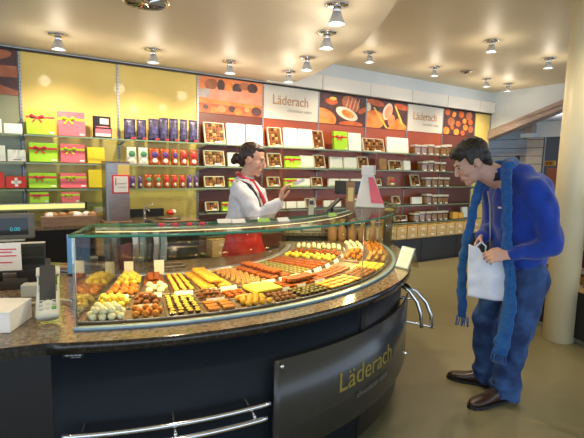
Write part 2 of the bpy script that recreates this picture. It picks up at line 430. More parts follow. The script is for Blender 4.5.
poster(7, 'dark poster strewn with orange pralines behind the man\'s head', 'p_dk',
       [('e', mm, x, z, r, r*.8, t) for mm, x, z, r, t in [('p_rd', .12, .88, .07, 0), ('p_or', .32, .82, .06, .4), ('p_rd', .55, .86, .08, 0), ('p_br', .80, .84, .10, .2), ('p_or', .66, .60, .06, 0), ('p_rd', .86, .58, .07, 0),
        ('p_br', .24, .52, .10, 0), ('p_rd', .46, .46, .07, 0), ('p_or', .70, .34, .07, 0), ('p_br', .88, .28, .08, 0), ('p_or', .10, .14, .09, 0), ('p_or', .42, .12, .08, 0), ('p_rd', .62, .10, .06, 0), ('p_rd', .28, .28, .05, 0)]])
poster(0, 'dark chocolate close-up poster at the far left under the round ceiling', 'p_dk',
       [('p', 'p_br', [(0, .55), (1, .65), (1, .40), (0, .30)]), ('e', 'p_pk', .6, .5, .20, .05, .3), ('p', 'p_br', [(0, .1), (.7, .3), (1, .1), (1, 0), (0, 0)]), ('e', 'p_br', .8, .85, .15, .05, .2)], s0=-.78, s1=.2)
for i, wh in ((3, 'nearer'), (6, 'farther')):
    s0, s1 = S[i]+.013, S[i+1]-.013; cx = (s0+s1)/2
    sg = MB().box(s0, s1, -.032, -.021, 2.265, 2.725, 'signwhite').build('sign', loc=W0, rz=RZ)
    tag(sg, wh+' cream sign board with brown lettering on the back wall', 'sign', 'lettered shop signs')
    text('Läderach', .195, .002, 'signtext', sg, 'lettering', lambda x, y, z, cx=cx: V((cx-.02+x, -.0345-z, 2.53+y)), .88)
    text('chocolatier suisse', .068, .0015, 'signgrey', sg, 'small_lettering', lambda x, y, z, cx=cx: V((cx+.14+x, -.0340-z, 2.40+y)), .9)

# glass shelves
lev = {1: 1.855, 2: 1.57, 3: 1.295, 4: .98, 5: .68, 6: 1.13}
levn = {1: 'top', 2: 'second', 3: 'third', 4: 'fourth', 5: 'lowest', 6: 'low'}
def shelf(s0, s1, z, label):
    root = empty('glass_shelf', W(s0, 0, z), RZ); w = s1-s0
    tag(root, label, 'shelf', 'glass wall shelves')
    MB().box(.004, w-.004, -.33, -.04, -.012, 0, 'shelfglass').build('glass_panel', root)
    MB().box(.004, w-.004, -.338, -.330, -.014, .002, 'shelfedge').build('front_edge', root)
    for x in (.006, w-.014):
        MB().prism([(-.03, -.06), (-.03, -.015), (-.30, -.015), (-.30, -.024)], x, x+.008, 'slot').build('bracket', root).matrix_basis = Matrix(((0, 0, 1, 0), (1, 0, 0, 0), (0, 1, 0, 0), (0, 0, 0, 1)))
for L in (1, 2, 3):
    shelf(-.76, .21, lev[L], levn[L]+' glass shelf at the far left edge')
    for i in range(8): shelf(S[i], S[i+1], lev[L], levn[L]+' glass shelf in '+bayname[i])
shelf(-.76, .21, lev[6], 'low glass shelf at the far left edge')
shelf(S[0], S[1], lev[6], 'low glass shelf in '+bayname[0])
for i in range(2, 8): shelf(S[i], S[i+1], lev[4], levn[4]+' glass shelf in '+bayname[i])
for i in range(2, 8): shelf(S[i], S[i+1], lev[5], levn[5]+' glass shelf in '+bayname[i])
# black base cabinets under the display wall
for i in range(2, 9):
    w = S[i+1]-S[i]-.004
    root = empty('base_cabinet', W(S[i]+.002, 0, 0), RZ); tag(root, 'low black base cabinet under '+bayname[i], 'cabinet', 'low black base cabinets')
    MB().box(0, w, -.48, -.04, .06, .42, 'black').box(.0, w, -.44, -.04, 0, .06, 'plinth').build('body', root)
    MB().box(.004, w-.004, -.498, -.481, .065, .40, 'black').build('door', root)

# ------------------------------------------------------------------ merchandise
def bow(root, c, s, m):
    mb = MB()
    for sg in (-1, 1):
        mb.loft([((c[0]+sg*.004*s, c[1], c[2]), (0, .004*s, 0), (0, 0, .006*s)), ((c[0]+sg*.03*s, c[1]-.006*s, c[2]+.014*s), (0, .010*s, 0), (0, 0, .016*s)), ((c[0]+sg*.052*s, c[1]-.004*s, c[2]+.014*s), (0, .006*s, 0), (0, 0, .014*s))], m, 10)
        mb.faces([(c[0], c[1]-.002, c[2]), (c[0]+sg*.028*s, c[1]-.004, c[2]-.045*s), (c[0]+sg*.044*s, c[1]-.004, c[2]-.036*s), (c[0]+sg*.006*s, c[1]-.002, c[2]+.004)], [(0, 1, 2, 3)], m)
        mb.faces([(c[0], c[1], c[2]), (c[0]+sg*.028*s, c[1]-.002, c[2]-.045*s), (c[0]+sg*.044*s, c[1]-.002, c[2]-.036*s), (c[0]+sg*.006*s, c[1], c[2]+.004)], [(3, 2, 1, 0)], m)
    mb.ell(c, (.009*s, .008*s, .010*s), m, 10, 6); return mb.build('bow', root)
def gift(w, h, m, rm):
    def f():
        r = empty('gift_box', (0, 0, 0))
        MB().box(-w/2, w/2, -.05, 0, 0, h, m, bev=.003).build('carton', r)
        MB().box(-w/2-.001, w/2+.001, -.052, .001, h*.64, h*.64+.022, rm).build('ribbon', r)
        bow(r, (-w*.12, -.056, h*.66), min(w, h*1.2)/.22, rm)
        MB().box(w*.28, w*.46, -.0525, -.0505, .012, .028, 'card').build('price_label', r)
        return r
    return f
def plain(name, w, h, m, t=.04, extra=None):
    def f():
        r = empty(name, (0, 0, 0))
        MB().box(-w/2, w/2, -t, 0, 0, h, m, bev=.002).build('carton', r)
        if extra == 'grass':
            mb = MB()
            for k in range(11):
                x = -w/2+.01+(w-.02)*k/10; hh = .02+.02*((k*7) % 5)/5
                mb.faces([(x-.009, -t-.0012, .004), (x+.009, -t-.0012, .004), (x+.004, -t-.0012, hh)], [(0, 1, 2)], 'grassgreen')
            mb.build('grass_print', r)
        elif extra == 'cup': MB().box(-w*.2, w*.25, -t-.0015, -t-.0003, .012, .02, 'dark').build('printed_line', r)
        elif extra == 'cross':
            MB().box(-.045, .045, -t-.0015, -t-.0003, h*.5-.014, h*.5+.014, 'card').box(-.014, .014, -t-.0015, -t-.0003, h*.5-.045, h*.5+.045, 'card').build('white_cross', r)
        return r
    return f
CH = {}
def choc_box(w, h):
    def f():
        r = empty('chocolate_box', (0, 0, 0))
        t = .035
        mb = MB().box(-w/2, w/2, -.012, 0, 0, h, 'cream').box(-w/2+.01, w/2-.01, -.0135, -.012, .01, h-.01, 'tanchoc')
        for a in ((-w/2, -w/2+.008, 0, h), (w/2-.008, w/2, 0, h), (-w/2, w/2, 0, .008), (-w/2, w/2, h-.008, h)): mb.box(a[0], a[1], -t, -.011, a[2], a[3], 'cream')
        mb.build('carton', r)
        nx = max(3, round(w/.055)); nz = max(3, round(h/.05))
        if 'c' not in CH:
            CH['c'] = []
            for mm in ('choc', 'dchoc', 'tanchoc'):
                o = MB().box(-.021, .021, -.018, 0, -.020, .020, mm, bev=.006).build('chocolate'); CH['c'].append(o.data); bpy.data.objects.remove(o)
        for i in range(nx):
            for j in range(nz):
                o = bpy.data.objects.new('chocolate', CH['c'][(i*2+j*3+(i*j) % 3) % 3]); COL.objects.link(o); o.parent = r
                o.location = (-w/2+.01+(w-.02)*(i+.5)/nx, -.012, .01+(h-.02)*(j+.5)/nz)
        MB().box(-w*.05, w*.3, -t-.014, -t-.012, .0, .022, 'card').build('price_label', r)
        return r
    return f
def pouch(name, w, h, m, logo=None):
    def f():
        r = empty(name, (0, 0, 0))
        prof = [(0, .034, 1), (.15, .040, 1), (.55, .030, .98), (.85, .012, .96), (1, .004, 1)]
        MB().loft([((0, -.03, q*h), (w/2*k*.97, 0, 0), (0, y, 0)) for q, y, k in prof], m, 14).build('bag', r)
        if logo:
            MB().ell((0, -.062, h*.62), (w*.32, .008, h*.18), logo, 12, 6).build('printed_badge', r)
            MB().ell((0, -.068, h*.25), (w*.25, .008, h*.14), 'cream', 10, 5).build('printed_picture', r)
        else:
            MB().box(w*.05, w*.40, -.074, -.070, .012, .030, 'redrib').build('price_label', r)
            MB().box(-w*.25, w*.2, -.072, -.060, h*.32, h*.60, 'pouchbadge').build('printed_badge', r)
        return r
    return f
def tub(w, h):
    def f():
        r = empty('sweet_tub', (0, 0, 0))
        MB().box(-w/2, w/2, -.12, 0, 0, h*.8, 'plastic', bev=.006).build('clear_wall', r)
        MB().box(-w/2+.006, w/2-.006, -.114, -.006, .004, h*.68, 'nuts', bev=.006).build('sweets', r)['kind'] = 'stuff'
        MB().box(-w/2-.003, w/2+.003, -.123, .003, h*.8, h, 'lid', bev=.005).build('lid', r)
        MB().box(-w*.2, w*.3, -.128, -.124, .0, .022, 'card').build('price_label', r)
        return r
    return f
items = {1: [('white',-0.04,0.04,0.14),('white',0.05,0.22,0.10),('green',0.25,0.51,0.26),('pink',0.54,0.81,0.26),('dark',0.89,1.09,0.25),('pouch',1.22,1.36,0.24),('pouch',1.36,1.49,0.25),('pouch',1.50,1.64,0.26),('pouch',1.63,1.75,0.27),('pouch',1.75,1.87,0.27),('pouch',1.88,1.99,0.27),('pouch',1.99,2.12,0.27),('choc',2.22,2.51,0.28),('white',2.53,2.79,0.28),('white',2.82,3.06,0.28),('choc',3.16,3.39,0.28),('grass',3.41,3.64,0.27),('grass',3.66,3.90,0.27),('choc',3.92,4.13,0.28),('green',4.26,4.53,0.27),('white',4.59,4.86,0.27),('choc',4.91,5.38,0.22),('grass',5.43,5.93,0.26)],
2: [('white',-0.03,0.06,0.16),('cup',0.07,0.24,0.12),('green',0.26,0.53,0.20),('pink',0.55,0.80,0.20),('yellow',0.83,1.01,0.18),('wbag',1.24,1.37,0.19),('wbag',1.38,1.50,0.20),('rbag',1.50,1.64,0.19),('rbag',1.64,1.76,0.20),('rbag',1.77,1.87,0.20),('rbag',1.88,1.99,0.21),('rbag',2.00,2.12,0.21),('choc',2.22,2.50,0.19),('white',2.54,2.71,0.18),('white',2.74,2.89,0.18),('choc',3.16,3.38,0.21),('green',3.40,3.67,0.17),('grass',3.69,3.94,0.18),('choc',3.96,4.16,0.20),('grass',4.24,4.49,0.18),('grass',4.51,4.78,0.18),('choc',4.82,5.04,0.19),('tan',5.27,5.43,0.18),('choc',5.50,5.81,0.17),('white',5.84,6.00,0.15)],
3: [('red',-0.05,0.04,0.16),('swiss',0.05,0.23,0.12),('green',0.25,0.51,0.16),('pink',0.54,0.81,0.16),('yellow',0.83,1.00,0.20),('pbag',1.27,1.35,0.14),('pbag',1.37,1.43,0.14),('rbag',1.44,1.55,0.17),('rbag',1.56,1.66,0.17),('rbag',1.67,1.76,0.17),('rbag',1.77,1.86,0.17),('rbag',1.87,1.96,0.17),('pbag',1.97,2.05,0.16),('pbag',2.06,2.13,0.16),('choc',2.22,2.50,0.14),('green',2.53,2.68,0.13),('choc',3.16,3.36,0.14),('green',3.40,3.60,0.12),('grass',3.63,3.88,0.13),('choc',3.91,4.12,0.14),('grass',4.23,4.43,0.12),('grass',4.45,4.63,0.12),('white',4.67,4.90,0.11),('choc',5.12,5.34,.13),('bag',5.45,5.65,0.15),('choc',6.06,6.28,0.20)],
4: [('choc',2.23,2.42,0.11),('green',2.44,2.56,0.11),('white',3.30,3.45,.10),('white',3.47,3.64,0.10),('white',3.66,3.80,0.10),('choc',3.82,4.00,0.14),('white',4.15,4.28,0.10),('white',4.30,4.48,0.10),('white',4.60,4.80,.11),('choc',5.62,5.81,0.14),('white',6.08,6.35,0.12)],
5: [('choc',5.20,5.50,.09),('choc',5.69,6.00,0.10),('choc',4.75,5.0,.10),('orange',7.17,7.33,0.12),('orange',7.35,7.50,0.10),('white',7.52,7.68,0.21)],
6: [('green',0.25,0.43,0.13),('pink',0.55,0.73,0.13)]}
tubs = {1: [(6.06,.16),(6.22,.17),(6.40,.18),(6.56,.17),(6.74,.18),(6.88,.19)], 2: [(6.26,.17),(6.42,.18),(6.58,.17),(6.75,.15)], 3: [(6.38,.17),(6.55,.16),(6.71,.17),(6.88,.15)],
        4: [(6.42,.18),(6.58,.17),(6.73,.16),(6.88,.17)], 5: [(6.12,.14),(6.27,.16),(6.44,.17),(6.60,.16),(6.76,.17),(6.90,.15)]}
desc = {'white': ('white_box', 'plain white chocolate box', 'box', 'plain white boxes on the shelf wall'), 'green': ('g', 'lime green gift box with red bow', 'gift box', 'lime green gift boxes'), 'pink': ('g', 'pink gift box with lime green bow', 'gift box', 'pink gift boxes'),
        'pouch': ('p', 'dark purple foil pouch', 'pouch', 'dark foil pouches'), 'choc': ('c', 'open box of brown chocolates', 'chocolate box', 'open chocolate boxes on display'),
        'grass': ('w', 'white box with green grass print', 'box', 'grass printed boxes'), 'wbag': ('p', 'white paper snack bag', 'bag', 'white snack bags'), 'rbag': ('p', 'red-brown snack bag with round badge', 'bag', 'red-brown snack bags'),
        'pbag': ('p', 'small purple snack bag', 'bag', 'purple snack bags'), 'yellow': ('b', 'bright yellow carton', 'box', 'yellow cartons'), 'red': ('b', 'plain red carton', 'box', None), 'swiss': ('b', 'red box with a white cross', 'box', None),
        'cup': ('b', 'white box with a dark printed line', 'box', None), 'dark': ('b', 'open dark box with pink sweets', 'box', None), 'tan': ('b', 'small tan carton', 'box', None), 'bag': ('b', 'brown bagged sweets', 'bag', None), 'orange': ('b', 'small orange carton', 'box', 'orange cartons')}
ordn = ['first', 'second', 'third', 'fourth', 'fifth', 'sixth', 'seventh', 'eighth', 'ninth', 'tenth', 'eleventh', 'twelfth', 'thirteenth', 'fourteenth', 'fifteenth', 'sixteenth']
def open_dark_box():
    r = empty('sweet_box', (0, 0, 0))
    MB().box(-.09, .09, -.09, -.02, 0, .12, 'black', bev=.003).box(-.095, .095, -.02, -.008, .0, .245, 'black').build('carton', r)
    MB().box(-.08, .08, -.094, -.088, .05, .10, 'pink').box(-.08, .08, -.096, -.09, .02, .05, 'cream').build('label', r)
    MB().box(-.02, .07, -.026, -.019, .16, .22, 'cream').build('lid_label', r)
    MB().ell((0, -.055, .122), (.075, .03, .012), 'pink', 12, 6).build('sweets', r)['kind'] = 'stuff'
    return r
def quant(v, q): return max(q, round(v/q)*q)
for L, lst in items.items():
    cnt = {}; tot = {}
    for t, *_ in lst: tot[t] = tot.get(t, 0)+1
    for t, a, b, h in lst:
        w = b-a-.008; s = (a+b)/2; z = lev[L]+.003; rx = -.14; off = .15
        w = quant(w, .02) if w > .1 else w
        w = min(w, b-a); h = quant(h, .02)
        key = (t, round(w, 3), round(h, 3))
        if t in ('green', 'pink'): mk = gift(w, h, t, {'green': 'redrib', 'pink': 'greenrib'}[t]); off = .20
        elif t == 'choc': mk = choc_box(w, h); rx = -.28
        elif t == 'pouch': mk = pouch('foil_pouch', w*.97, h, 'pouch'); rx = 0
        elif t == 'rbag':
            lg = 'purple' if (cnt.get(t, 0) < 3 and L == 2) else ('teal' if (L == 3 and cnt.get(t, 0) < 2) else 'redrib'); key = key+(lg,); mk = pouch('snack_bag', w*.97, h, 'redbag', lg); rx = 0
        elif t == 'wbag': mk = pouch('snack_bag', w*.98, h, 'whitebag', 'teal'); rx = 0
        elif t == 'pbag': mk = pouch('snack_bag', w*.97, h, 'purplebag', 'purple'); rx = 0
        elif t == 'grass': mk = plain('printed_box', w, h, 'card', extra='grass')
        elif t == 'white': mk = plain('white_box', w, h, 'card')
        elif t == 'cup': mk = plain('printed_box', w, h, 'card', extra='cup')
        elif t == 'swiss': mk = plain('red_box', w, h, 'red', extra='cross')
        elif t == 'red': mk = plain('red_box', w, h, 'red')
        elif t == 'yellow': mk = plain('yellow_carton', w, h, 'yellowbox')
        elif t == 'tan': mk = plain('tan_carton', w, h, 'kraft')
        elif t == 'orange': mk = plain('orange_carton', w, h, 'amber', .08); rx = 0
        elif t == 'bag': mk = pouch('sweet_bag', w, h, 'kraft', 'redrib'); rx = 0
        elif t == 'dark': mk = open_dark_box; rx = 0
        o = inst(key, mk, W(s, off, z), RZ, rx)
        k = cnt.get(t, 0); cnt[t] = k+1
        nm, lb, cat, grp = desc[t]
        lab = lb+' on the '+levn[L]+' wall shelf' + ('' if tot[t] == 1 else ', '+ordn[k]+' from left')
        tag(o, lab, cat, grp)
for L, lst in tubs.items():
    for k, (s, h) in enumerate(lst):
        h = quant(h, .02)
        o = inst(('tub', h), tub(.132, h), W(s+.02, .14, lev[L]+.003), RZ)
        tag(o, 'clear lidded sweet tub on the '+levn[L]+' wall shelf, '+ordn[k]+' tub from the left', 'tub', 'clear sweet tubs near the man')
# wooden crates stacked on the base cabinets
def crate():
    r = empty('wooden_crate', (0, 0, 0)); w, h, dp = .235, .105, .2
    mb = MB().box(-w/2, w/2, -dp, 0, 0, .008, 'wood')
    for z in (.012, .045, .078): mb.box(-w/2, w/2, -dp, -dp+.006, z, z+.026, 'wood').box(-w/2, w/2, -.006, 0, z, z+.026, 'wood').box(-w/2, -w/2+.006, -dp, 0, z, z+.026, 'wood').box(w/2-.006, w/2, -dp, 0, z, z+.026, 'wood')
    for x in (-w/2+.006, w/2-.02):
        for y in (-dp+.006, -.02): mb.box(x, x+.014, y, y+.014, 0, h, 'wood')
    mb.build('slatted_sides', r)
    MB().box(-.02, .05, -dp-.003, -dp-.0005, .03, .065, 'cream').build('paper_tag', r)
    return r
for k in range(15):
    for j in range(2):
        s = 4.35+k*.25
        if s > 7.8: continue
        o = inst('crate', crate, W(s, .24, .424+j*.108), RZ)
        tag(o, 'light wooden crate, '+('upper' if j else 'lower')+' row by the wall, '+ordn[k]+' from the left', 'crate', 'stacked light wooden crates')
for j in range(2):
    for k in range(2):
        o = inst('crate', crate, W(2.33+k*.28, .24, .424+j*.107), RZ)
        tag(o, 'light wooden crate beside the woman\'s red apron, '+('left' if k == 0 else 'right')+' stack, '+['bottom', 'top'][j], 'crate', 'crates behind the woman')

# ------------------------------------------------------------------ back counter at the left with sink, tower, tray
r = empty('back_counter', W(-.9, 0, 0), RZ); tag(r, 'dark back counter with steel drawer bars along the yellow wall', 'counter')
MB().box(0, 2.88, -.60, -.04, .08, .90, 'black').box(0, 2.88, -.55, -.04, 0, .08, 'plinth').build('body', r)
MB().box(-.01, 2.90, -.62, -.04, .90, .93, 'granite').build('worktop', r)
for z0, z1 in ((.70, .88), (.12, .68)):
    dr = MB().box(2.14, 2.86, -.618, -.601, z0, z1, 'navy').build('drawer', r)
    MB().tube([(2.17, -.64, z1-.05), (2.83, -.64, z1-.05)], .010, 'chrome').cap((2.2, -.62, z1-.05), .006, (2.2, -.64, z1-.05), .006, 'chrome').cap((2.8, -.62, z1-.05), .006, (2.8, -.64, z1-.05), .006, 'chrome').build('handle', dr)
o = MB().box(1.24, 1.72, -.055, -.022, .93, 1.03, 'black').build('splashback', loc=W0, rz=RZ); tag(o, 'black splashback strip behind the tap', 'splashback')
r = empty('tap', W(1.42, .28, .93), RZ); tag(r, 'chrome mixer tap over the round basin', 'tap')
MB().cyl((0, 0), .022, 0, .012, 'chrome').cyl((0, 0), .014, .01, .12, 'chrome').build('body', r)
MB().tube([(0, 0, .10), (.01, -.06, .13), (.015, -.13, .125), (.016, -.14, .105)], .009, 'chrome').build('spout', r)
MB().tube([(0, 0, .115), (0, .01, .145), (.05, -.01, .17), (.10, -.03, .18)], .007, 'chrome').build('lever', r)
r = empty('basin', W(1.70, .32, .931), RZ); tag(r, 'round steel basin set beside the tap', 'basin')
MB().lathe([(.10, 0), (.14, .006), (.15, .016), (.145, .018), (.13, .008), (.03, .002)], 'steel', 24).build('bowl', r)
r = empty('sponge', W(1.80, .1, .94), RZ); tag(r, 'red and white cloth bundle behind the basin', 'cloth')
MB().ell((0, 0, .04), (.06, .04, .035), 'red').ell((.03, -.01, .05), (.03, .03, .03), 'card').build('cloth', r)
# small tap fitting left of mixer
r = empty('soap_pump', W(1.20, .34, .93), RZ); tag(r, 'small chrome soap pump beside the steel tower', 'soap dispenser')
MB().lathe([(.02, 0), (.02, .04), (.008, .045), (.008, .07)], 'chrome', 14).build('bottle', r); MB().tube([(0, 0, .07), (-.03, -.02, .075)], .005, 'chrome').build('nozzle', r)
# steel tower
r = empty('drink_dispenser', W(1.06, .47, .93), RZ); tag(r, 'tall stainless steel dispenser tower on the back counter', 'dispenser')
MB().box(-.12, .12, -.13, .11, .03, .66, 'steel', bev=.004).build('housing', r)
MB().box(-.125, .125, -.14, .12, .66, .675, 'woodd').build('top_cap', r)
MB().box(-.12, -.10, -.135, -.131, .03, .66, 'bluealu').build('edge_strip', r)
MB().box(-.15, .14, -.145, .12, 0, .028, 'woodd', bev=.006).build('drip_tray', r)
MB().box(.0, .12, -.137, -.131, .53, .64, 'yellow').build('yellow_sticker', r)
nb = MB().box(-.06, .115, -.145, -.132, .33, .53, 'redrib').box(-.045, .10, -.147, -.145, .345, .515, 'card').build('notice', r)
MB().box(-.03, -.02, -.149, -.147, .42, .50, 'redrib').box(-.008, .085, -.149, -.147, .40, .405, 'signgrey').box(-.008, .085, -.149, -.147, .44, .445, 'signgrey').build('notice_print', nb)
# light strip and tray below it
r = empty('strip_light', W(-.75, .42, 1.09), RZ); tag(r, 'long glowing strip light below the low shelf', 'light')
MB().box(0, 1.50, -.05, .03, .04, .07, 'alu', bev=.004).build('housing', r); MB().box(.005, 1.495, -.056, -.049, .015, .062, 'tube').build('diffuser', r); MB().box(.005, 1.495, -.05, .03, .0, .038, 'greyglass').build('reflector', r)
MB().box(1.50, 1.515, -.06, .04, -.005, .075, 'dark').build('end_cap', r)
r = empty('wooden_tray', W(.60, .45, .932), RZ); tag(r, 'brown tray of cellophane bags under the strip light', 'tray')
MB().prism([(-.28, -.16), (.24, -.16), (.26, .12), (-.26, .12)], 0, .10, 'woodd').build('tray_body', r)
mb = MB()
for k in range(16): mb.ell((random.uniform(-.22, .22), random.uniform(-.10, .08), .105), (.05, .035, .035), 'whitebag' if k % 2 else 'kraft', 8, 5)
mb.build('cellophane_bags', r)['kind'] = 'stuff'
r = empty('carton_stack', W(.94, .20, .931), RZ); tag(r, 'small pale carton beside the steel tower foot', 'carton')
MB().box(-.06, .05, -.08, .06, 0, .15, 'cream', bev=.003).build('body', r); MB().box(-.05, .04, -.083, -.081, .05, .10, 'yellow').build('print', r)

# ------------------------------------------------------------------ serving counter
C = (-1.17, 3.66)
def pol(r, a, z=0): a = math.radians(a); return V((C[0]+r*math.cos(a), C[1]+r*math.sin(a), z))
def rin(a):
    pts = [(-96, .66), (-66, .68), (-45, .72), (-24, .86), (-6, 1.02), (2, 1.08), (30, 1.10)]
    for (a0, r0), (a1, r1) in zip(pts, pts[1:]):
        if a <= a1: return r0+(r1-r0)*(a-a0)/(a1-a0)
    return 1.1
cnt = empty('serving_counter', (C[0], C[1], 0)); tag(cnt, 'curved dark serving counter with brown granite top', 'counter')
OFFC = (0, 0)
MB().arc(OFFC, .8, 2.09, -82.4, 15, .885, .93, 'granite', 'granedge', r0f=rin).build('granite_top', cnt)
# straight left wing of the top
A0 = pol(2.09, -82.4)-V((C[0], C[1], 0)); A1 = pol(1.2, -82.4)-V((C[0], C[1], 0)); A2 = pol(.66, -82.4)-V((C[0], C[1], 0))
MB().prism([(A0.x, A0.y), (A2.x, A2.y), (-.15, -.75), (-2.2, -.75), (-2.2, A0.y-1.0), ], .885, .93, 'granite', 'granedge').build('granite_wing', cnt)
MB().arc(OFFC, 1.15, 2.00, -83, 15, .08, .884, 'black', seg=60).build('body', cnt)
MB().arc(OFFC, 1.20, 1.95, -82.6, 14.5, 0, .08, 'plinth', seg=60).build('plinth', cnt)
MB().arc(OFFC, 2.001, 2.03, -83.1, -40, .09, .875, 'navy', seg=30).build('blue_front_panel', cnt)
MB().arc(OFFC, 2.001, 2.03, -39.8, 14.8, .09, .875, 'black', seg=30).build('black_front_panel', cnt)
MB().prism([(A0.x-.012, A0.y+.06), (.10, -.85), (-2.15, -.85), (-2.15, A0.y-.66)], .0, .884, 'black').build('wing_body', cnt)
# grey lettered glass panel held off the front
gp = empty('front_sign', (C[0], C[1], 0)); tag(gp, 'curved grey glass sign panel with gold lettering on the counter front', 'sign')
MB().arc(OFFC, 2.072, 2.082, -57.8, -17, .28, .742, 'grayglass', seg=40).build('glass_panel', gp)
def onarc(rr, amid):
    def T(x, y, z): 
        a = math.radians(amid)+x/rr; q = rr+z; return V((q*math.cos(a), q*math.sin(a), y))
    return T
TT = onarc(2.0845, -39.0)
text('Läderach', .150, .0015, 'gold', gp, 'gold_lettering', lambda x, y, z: TT(x, y+.520, z), 1.06)
text('chocolatier suisse', .045, .001, 'monitor', gp, 'small_lettering', lambda x, y, z: TT(x+.05, y+.405, z), 1.1)
for a, z in ((-56.9, .715), (-56.9, .32), (-18, .715), (-18, .32)):
    p = pol(2.03, a, z)-V((C[0], C[1], 0)); q = pol(2.09, a, z)-V((C[0], C[1], 0)); MB().cap(p, .011, q, .011, 'chrome').build('standoff', gp)
# small text plate under the granite
tp = MB().arc(OFFC, 2.0305, 2.032, -81.5, -79.3, .842, .862, 'black', seg=3).build('name_plate', loc=(C[0], C[1], 0)); tag(tp, 'tiny printed plate at the top left of the blue counter front', 'plate')
pm = MB()
for a0_, a1_, z0_ in ((-81.2, -80.75, .852), (-80.68, -80.35, .852), (-80.28, -79.9, .852), (-79.84, -79.5, .852), (-80.6, -80.2, .846), (-80.1, -79.6, .846)): pm.arc(OFFC, 2.0322, 2.0328, a0_, a1_, z0_, z0_+(.006 if z0_ > .85 else .0025), 'alu', seg=2)
pm.build('print', tp)
# steel rails
def rail(name, a0, a1, rr, z, rad, label):
    root = empty(name, (C[0], C[1], 0)); tag(root, label, 'rail', 'steel rails on the serving counter')
    for j, (r2, z2, da) in enumerate(((rr, z, 0), (rr+.03, z-.045, -.8))):
        pts = [pol(r2, a0+(a1+da-a0)*k/24, z2)-V((C[0], C[1], 0)) for k in range(25)]
        MB().tube(pts, rad, 'chrome', 12).build('bar', root)
    for a in ((a0*.93+a1*.07), (a0+a1)/2, (a0*.1+a1*.9)):
        p = pol(2.02, a, z)-V((C[0], C[1], 0)); q = pol(rr+.02, a, z-.03)-V((C[0], C[1], 0)); MB().cap(p, .008, q, .008, 'chrome').build('bracket', root)
    return root
rail('steel_rail', -81, -58.8, 2.11, .570, .012, 'double steel bag rail low on the blue counter front')
rr = empty('steel_rail', (0, 0, 0)); tag(rr, 'double curved steel rail at the right end of the counter', 'rail', 'steel rails on the serving counter')
for j, dx in enumerate((0, .07)):
    MB().tube([(.76+dx*.5, 3.08, .80), (.83+dx*.7, 3.06, .755), (.885+dx*.9, 3.05, .68), (.915+dx, 3.04, .59), (.925+dx, 3.04, .50)], .013, 'chrome', 12).build('bar', rr)
MB().cap((.76, 3.07, .545), .009, (1.005, 3.04, .505), .009, 'chrome').build('cross_bar', rr)
MB().cap((.785, 3.07, .54), .018, (.80, 3.05, .54), .018, 'chrome').build('mount', rr)

# display case on the counter
dc = empty('display_case', (C[0], C[1], 0)); tag(dc, 'curved glass display case full of chocolates', 'display case')
MB().arc(OFFC, 1.958, 1.980, -80.7, 8, .93, .944, 'bluealu', seg=60).build('front_rail', dc)
MB().arc(OFFC, 1.12, 1.955, -80.6, 8, .931, .942, 'traymetal', seg=50).build('display_floor', dc)
MB().arc(OFFC, 1.965, 1.975, -80.6, -36.5, .948, 1.305, 'glass', 'glass', seg=50).build('front_glass', dc)
MB().arc(OFFC, 1.965, 1.975, -36.2, 8, .948, 1.305, 'glass', 'glass', seg=40).build('front_glass', dc)
MB().arc(OFFC, 1.64, 1.985, -80.9, 8.2, 1.3055, 1.317, 'glasstop', 'edge', seg=60).build('top_glass', dc)
MB().arc(OFFC, 1.14, 1.15, -80.6, 2, .943, 1.26, 'backglass', 'backglass', seg=40).build('rear_glass', dc)
MB().arc(OFFC, 1.125, 1.165, -80.6, 2, .943, .955, 'alu', seg=40).build('rear_rail', dc)
for a in (-80.6, 8):
    t = math.radians(a); u = V((math.cos(t), math.sin(t), 0)); w = V((-math.sin(t), math.cos(t), 0))
    P = [u*1.965, u*1.16]; vs = []
    for q in P:
        for s_ in (-.004, .004): 
            vs += [q+w*s_+V((0, 0, .948)), q+w*s_+V((0, 0, 1.30 if q is P[0] else 1.26))]
    MB().faces(vs, [(0, 1, 5, 4), (2, 6, 7, 3), (0, 4, 6, 2), (1, 3, 7, 5), (0, 2, 3, 1), (4, 5, 7, 6)], 'endglass' if a < 0 else 'glass').build('end_glass', dc)
for a in (-80.5, -36.35, 7.8):
    p = pol(1.955, a)-V((C[0], C[1], 0)); MB().cyl((p.x, p.y), .0025, .945, 1.305, 'alu', 8).build('glass_joint', dc)
MB().arc(OFFC, 1.645, 1.672, -80.3, 7, 1.284, 1.304, 'alu', seg=50).build('lamp_housing', dc)
MB().arc(OFFC, 1.649, 1.668, -80.3, 7, 1.280, 1.2839, 'tube2', seg=50).build('lamp_tube', dc)

